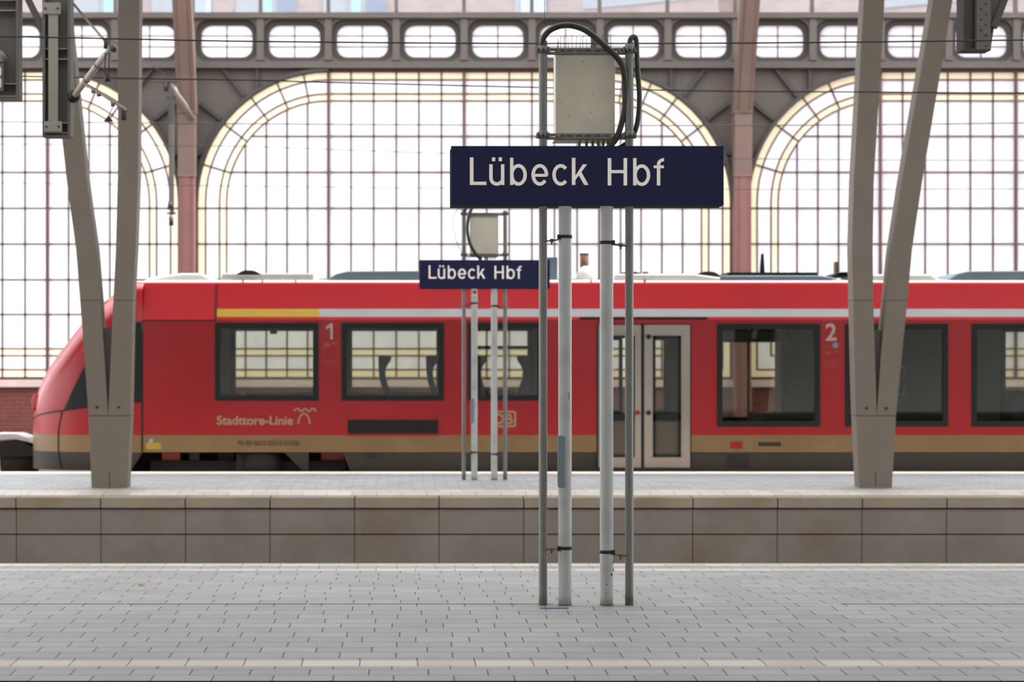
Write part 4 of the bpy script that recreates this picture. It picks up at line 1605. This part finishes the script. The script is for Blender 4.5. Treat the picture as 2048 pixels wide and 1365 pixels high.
for nm, a, b_, c, d, dy0, dy1, m in (('ceiling_box', 1440, 1577, 664, 684, 0.2, 1.2, 'interior_dark'), ('side_cupboard', 1524, 1640, 828, 900, 0.3, 1.6, 'interior_dark'),
                                     ('partition', 1586, 1600, 642, 900, 1.3, 1.9, 'interior_dark'), ('partition', 1680, 1700, 642, 900, 0.8, 1.9, 'interior_dark'),
                                     ('toilet_cabin', 1716, 1960, 642, 900, 1.0, 1.85, 'interior_dark'), ('display_screen', 1797, 1826, 737, 786, 0.93, 1.0, 'screen'),
                                     ('display_backing', 1792, 1830, 732, 792, 0.97, 1.0, 'interior')):
    mb = MB()
    mb.box(ix(a), ix(b_), SD + dy0 - 0.3, SD + dy1 - 0.3, iz(d), iz(c), m)
    mb.build(nm, train)
mb = MB()
mb.cyl((ix(1503), SD + 0.3, iz(900)), (ix(1503), SD + 0.3, iz(645)), 0.018, 'brass', 8)
mb.build('grab_pole', train)
mb = MB()
mb.box(ix(540), ix(552), SD, SD + 0.3, iz(668), iz(656), 'seat')
mb.build('camera_unit', train)
mb = MB()
mb.box(ix(437), ix(487), SD - 0.3, SD + 0.2, iz(806), iz(786), 'seat')
mb.box(ix(604), ix(625), SD - 0.3, SD + 0.2, iz(806), iz(783), 'seat')
mb.build('driver_desk', train)

# ------------------------------------------------------------------ overhead line equipment
def wire(pts, r, d, label, group=None):
    mb = MB()
    mb.tube(smooth_path([P(a, b_, d) for a, b_ in pts], 8), r, 'wire', 6)
    return tag(mb.build('overhead_wire'), label, 'wire', 'overhead contact wires')
wire([(-500, 66), (0, 73), (300, 79), (520, 83), (1000, 86.8), (1500, 86), (2048, 80), (2600, 70)], 0.0068, 18.45,
     'sharpest black overhead wire, crossing at the height of the rounded windows')
wire([(-500, 140), (150, 155), (520, 161), (660, 165), (1350, 181), (1700, 184), (2048, 186), (2600, 184)], 0.007, 23.45,
     'grey overhead wire crossing just above the glazed arches, second from the top')
wire([(-500, 240), (150, 245), (520, 248), (1000, 250.5), (1520, 251), (2048, 246), (2600, 236)], 0.008, 32.6,
     'overhead wire above the train, crossing behind the grey cabinet, third from the top')
wire([(-500, 283), (280, 291), (520, 294), (900, 307), (1520, 318), (2048, 321), (2600, 320)], 0.006, 36.3,
     'faint overhead wire crossing the arched glass just below the top of the blue sign')
wire([(-500, 360), (300, 370), (820, 376), (1520, 379), (2048, 378), (2600, 376)], 0.006, 40.5,
     'faintest overhead wire, crossing the arched glass behind the station name')

DP = 20.95
px_ = lambda a: X(a, DP)
pz_ = lambda b_: Z(b_, DP)
def drop_post(label, x0, x1, zb, plates, loc):
    t = thing('drop_post', label, 'overhead line post', (px_((x0 + x1) / 2), DP, pz_(zb)), 'hanging overhead line posts')
    mb = MB()
    a, b_ = px_(x0), px_(x1)
    top = 8.79
    fl_ = 0.03
    mb.box(a, a + fl_, DP - 0.1, DP + 0.1, pz_(zb), top, 'post')
    mb.box(b_ - fl_, b_, DP - 0.1, DP + 0.1, pz_(zb), top, 'post')
    mb.box(a + fl_, b_ - fl_, DP + 0.0, DP + 0.015, pz_(zb), top, 'post')
    mb.box(a, b_, DP - 0.1, DP + 0.1, pz_(zb + 2), pz_(zb - 2), 'post')
    mb.build('profile', t, bevel=0.004)
    for py in plates:
        mb = MB()
        mb.box(a + fl_, b_ - fl_, DP - 0.09, DP + 0.01, pz_(py + 1), pz_(py - 1), 'post_plate')
        mb.build('stiffener', t)
    return t
t = drop_post('grey steel post hanging from above at upper left, with a flat strap down its face', 88, 144.5, 274, (100, 121, 248, 268), None)
mb = MB()
mb.box(px_(101), px_(120), DP - 0.125, DP - 0.1, pz_(250), pz_(20), 'post_plate')
mb.build('strap_plate', t, bevel=0.003)
for a, b_ in ((10, 33), (246, 267)):
    mb = MB()
    mb.box(px_(90.5 + (2.5 if a > 100 else 0)), px_(125.5 + (2.5 if a > 100 else 0)), DP - 0.14, DP - 0.1, pz_(b_), pz_(a), 'post_plate')
    pl_ = mb.build('end_plate', t, bevel=0.003)
    for bx_ in (96, 120):
        mb = MB()
        mb.cyl((px_(bx_ + (2 if a > 100 else 0)), DP - 0.155, pz_((a + b_) / 2)), (px_(bx_ + (2 if a > 100 else 0)), DP - 0.14, pz_((a + b_) / 2)), 0.01, 'strap', 8)
        mb.build('bolt', pl_)
mb = MB()
mb.bar((px_(50), DP + 0.05, pz_(-12)), (px_(86), DP + 0.05, pz_(60)), 0.06, 0.08, 'post')
mb.build('brace', t)
# cantilever held by that post
ct = thing('cantilever_arm', 'beige insulated cantilever arm angled up from the side of the hanging post at upper left', 'overhead line arm', (px_(150), DP - 0.2, pz_(202)))
A = P(150, 190, 20.7)
B = P(222, 94, 18.7)
mb = MB()
mb.tube([A.lerp(B, k / 30) for k in range(31)], [0.031 if 0 < k < 26 else 0.025 for k in range(31)], 'grp', 14)
tb_o = mb.build('insulated_tube', ct)
mb = MB()
for f in (0.36, 0.66):
    c = A.lerp(B, f)
    dv = (B - A).normalized()
    mb.tube([c - dv * 0.02, c + dv * 0.02], 0.037, 'rail', 14)
mb.build('tube_clamp', ct)
mb = MB()
dv = (B - A).normalized()
mb.tube([A - dv * 0.16, A - dv * 0.1, A - dv * 0.03, A + dv * 0.01], [0.03, 0.062, 0.058, 0.04], 'strap', 14)
mb.build('insulator_disc', ct)
mb = MB()
mb.tube([P(147, 8, 20.7), P(210, 82, 18.8)], 0.012, 'rod', 8)
mb.build('tie_rod', ct)
mb = MB()
C0 = P(212, 86, 18.75)
mb.tube([C0 + Vector((0, 0, -0.05)), C0 + Vector((0, 0, 0.04))], 0.02, 'iron_dark', 10)
mb.tube([P(222, 94, 18.7), P(228, 100, 18.6)], 0.024, 'iron_dark', 10)
mb.build('knuckle', ct)
mb = MB()
mb.tube([P(171, 169, 19.8), P(188, 178, 19.6), P(255, 222, 18.7)], 0.0145, 'rod', 8)
for a, b_ in ((186, 182), (197, 189), (225, 209)):
    mb.tube([P(a, b_ - 5, 19.4), P(a + 1, b_ + 4, 19.4)], 0.02, 'rod', 8)
mb.tube([P(246, 216, 18.8), P(248, 240, 18.8)], 0.026, 'iron_dark', 8)
mb.build('registration_tube', ct)
mb = MB()
mb.tube([P(211, 106, 18.8), P(209, 140, 18.9), P(214, 156, 18.9)], 0.006, 'wire', 6)
mb.tube([P(214, 150, 18.9), P(216, 163, 18.9)], [0.02, 0.03], 'strap', 10)
mb.tube([P(218, 92, 18.8), P(218, 150, 18.9)], 0.005, 'wire', 6)
mb.build('dropper', ct)
mb = MB()
mb.tube([P(217, 232, 19.0), P(217, 236, 19.0), P(217, 243, 19.0)], [0.008, 0.02, 0.042], 'strap', 10)
mb.tube([P(217, 233, 19.0), P(230, 205, 18.9)], 0.004, 'wire', 6)
mb.build('pulley', ct)

t = drop_post('grey steel post at the left edge of the view, bearing a white number plate', -45, 41.5, 200, (3, 24, 170, 195), None)
mb = MB()
mb.prism([(px_(-34), pz_(130)), (px_(12), pz_(130)), (px_(12), pz_(186)), (px_(-34), pz_(186))], DP - 0.13, DP - 0.1, 'post')
mb.prism([(px_(-30), pz_(108)), (px_(9), pz_(105)), (px_(18), pz_(118)), (px_(12), pz_(127)), (px_(-30), pz_(130))], DP - 0.14, DP - 0.1, 'post_plate')
pb_ = mb.build('bracket_plate', t, bevel=0.003)
for a, b_ in ((136, 157.5), (158.5, 181)):
    mb = MB()
    mb.prism([(x, z) for x, z in rrect((px_(-40) + px_(8)) / 2, (pz_(a) + pz_(b_)) / 2, (px_(8) - px_(-40)) / 2, (pz_(a) - pz_(b_)) / 2, 0.03)], DP - 0.15, DP - 0.13, 'cam_white')
    np_ = mb.build('number_plate', t)
    s_ = '0' if a == 136 else 'de'
    text_part('plate_text', s_, np_, px_(-6 if a == 136 else -7), px_(2 if a == 136 else 6.3), pz_(b_ - 6.5), pz_(a + 6), DP - 0.151, 'strap', 0.01)
mb = MB()
mb.cyl((px_(12), DP - 0.16, pz_(119)), (px_(12), DP - 0.14, pz_(119)), 0.022, 'post', 6)
mb.cyl((px_(-3), DP - 0.16, pz_(82)), (px_(-3), DP - 0.1, pz_(82)), 0.035, 'strap', 12)
mb.build('bolt', t)

# riveted bracket at upper right
t = thing('riveted_hanger', 'brown-grey riveted iron hanger cut off by the top edge at upper right', 'iron hanger', (px_(1948), DP, pz_(103)))
Z0top = VY - (8.79 - EYE) * F / DP
mb = MB()
top = Z0top
mb.box(px_(1919), px_(1923), DP - 0.12, DP + 0.12, pz_(103), pz_(top), 'iron_dark')
mb.box(px_(1923), px_(1945), DP - 0.02, DP + 0.0, pz_(102), pz_(top), 'iron')
mb.box(px_(1945), px_(1975), DP - 0.12, DP - 0.1, pz_(103), pz_(top), 'iron')
mb.box(px_(1944), px_(1947), DP - 0.12, DP + 0.05, pz_(103), pz_(top), 'iron_dark')
mb.prism([(px_(1974), pz_(103)), (px_(1974), pz_(top)), (px_(2150), pz_(top)), (px_(2000), pz_(0)), (px_(1986), pz_(50)), (px_(1978), pz_(103))], DP - 0.06, DP - 0.04, 'iron')
mb.box(px_(1919), px_(1976), DP - 0.12, DP + 0.12, pz_(104), pz_(101.5), 'iron_dark')
mb.build('plate', t, bevel=0.003)
mb = MB()
mb.bar((px_(1982), DP - 0.09, pz_(58)), (px_(2008), DP - 0.09, pz_(-10)), 0.065, 0.06, 'iron_dark')
mb.bar((px_(2008), DP - 0.09, pz_(-10)), (px_(2130), DP - 0.09, pz_(-330)), 0.065, 0.06, 'iron_dark')
mb.build('brace', t)
mb = MB()
for i in range(40):
    py = 95 - i * 10.5
    xx = 1955.5 if i % 2 else 1965.5
    mb.tube([(px_(xx), DP - 0.12, pz_(py)), (px_(xx), DP - 0.132, pz_(py))], [0.012, 0.006], 'iron_dark', 6)
mb.build('rivets', t)

# dark equipment post above the train, in front of the left iron column
DQ = 41.4
qx = lambda a: X(a, DQ)
qz = lambda b_: Z(b_, DQ)
t = COLT[378]
mb = MB()
mb.box(qx(337.5), qx(348), DQ - 0.05, DQ + 0.05, qz(245), qz(195), 'iron_dark')
mb.box(qx(338), qx(343.5), DQ - 0.04, DQ + 0.04, qz(405), qz(245), 'iron')
mb.box(qx(343.5), qx(348), DQ - 0.05, DQ + 0.05, qz(430), qz(245), 'post')
mb.build('equipment_mast', t)
mb = MB()
mb.tube([(qx(343), DQ - 0.05, qz(452)), (qx(343), DQ - 0.05, qz(434))], 0.048, 'strap', 10)
mb.tube([(qx(334), DQ - 0.05, qz(427)), (qx(353), DQ - 0.05, qz(427))], 0.02, 'strap', 8)
mb.tube([(qx(341), DQ - 0.05, qz(420)), (qx(341), DQ - 0.05, qz(403))], [0.06, 0.04], 'strap', 10)
mb.build('weight', t)
mb = MB()
mb.box(qx(306), qx(357), DQ - 0.05, DQ + 0.05, qz(165), qz(155), 'iron_dark')
mb.build('head_beam', t)
mb = MB()
mb.tube([(qx(332), DQ, qz(183)), (qx(332), DQ, qz(165))], [0.045, 0.06], 'strap', 10)
mb.build('head_insulator', t)
mb = MB()
mb.box(qx(333), qx(352), DQ - 0.03, DQ + 0.03, qz(198), qz(193), 'strap')
mb.build('mast_cap', t)
mb = MB()
mb.tube([(qx(343), DQ, qz(165)), (qx(355), DQ + 0.1, qz(190)), (qx(364), DQ + 0.3, qz(203)), (qx(376), DQ + 0.75, qz(228))], [0.03, 0.045, 0.055, 0.05], 'post_plate', 12)
mb.build('insulator', t)
mb = MB()
mb.tube([P(226, 82, 30), P(338, 153, DQ - 0.2)], 0.008, 'wire', 6)
tag(mb.build('stay_wire'), 'thin slanting stay wire between the hanging arm and the dark post at upper left', 'wire')

# small things on the ground
mb = MB()
c = P(286, 1174, 14.75)
zz = zf(14.72, c1, s1)
mb.face([(c.x - 0.03, 14.70, zz + .012), (c.x - 0.005, 14.685, zz + .006), (c.x + 0.03, 14.70, zz + .016), (c.x + 0.01, 14.735, zz + .008), (c.x - 0.02, 14.73, zz + .01)], 'leaf')
mb.face([(c.x - 0.03, 14.70, zz + .012), (c.x - 0.02, 14.73, zz + .01), (c.x - 0.035, 14.74, zz + .001)], 'leaf')
tag(mb.build('dry_leaf'), 'small orange dry leaf lying on the near pavers at left', 'leaf')

# joint along the crown of the near platform and paint on it
mb = MB()
x = -4.0
while x < 6.5:
    ln = random.uniform(0.5, 1.6)
    if random.random() < 0.7:
        mb.box(x, x + ln, c1 - 0.012, c1 + 0.006 + random.uniform(0, 0.012), -0.004, 0.0012, 'fine_joint')
    x += ln + 0.01
mb.build('trim_crown_joint', kind='structure')
mb = MB()
mb.box(X(1080, 13.2), X(1137, 13.2), 13.19, 13.235, -0.006, 0.0, 'blue_mark')
mb.build('trim_blue_paint_mark', kind='structure')

mb = MB()
mb.tube([P(1087, -560, 13.36), P(1089, 20, 13.36), P(1091, 55, 13.33)], 0.0016, 'wire', 6)
tag(mb.build('hanging_wire'), 'hair-thin black wire hanging from above onto the conduit loop of the large sign', 'wire')
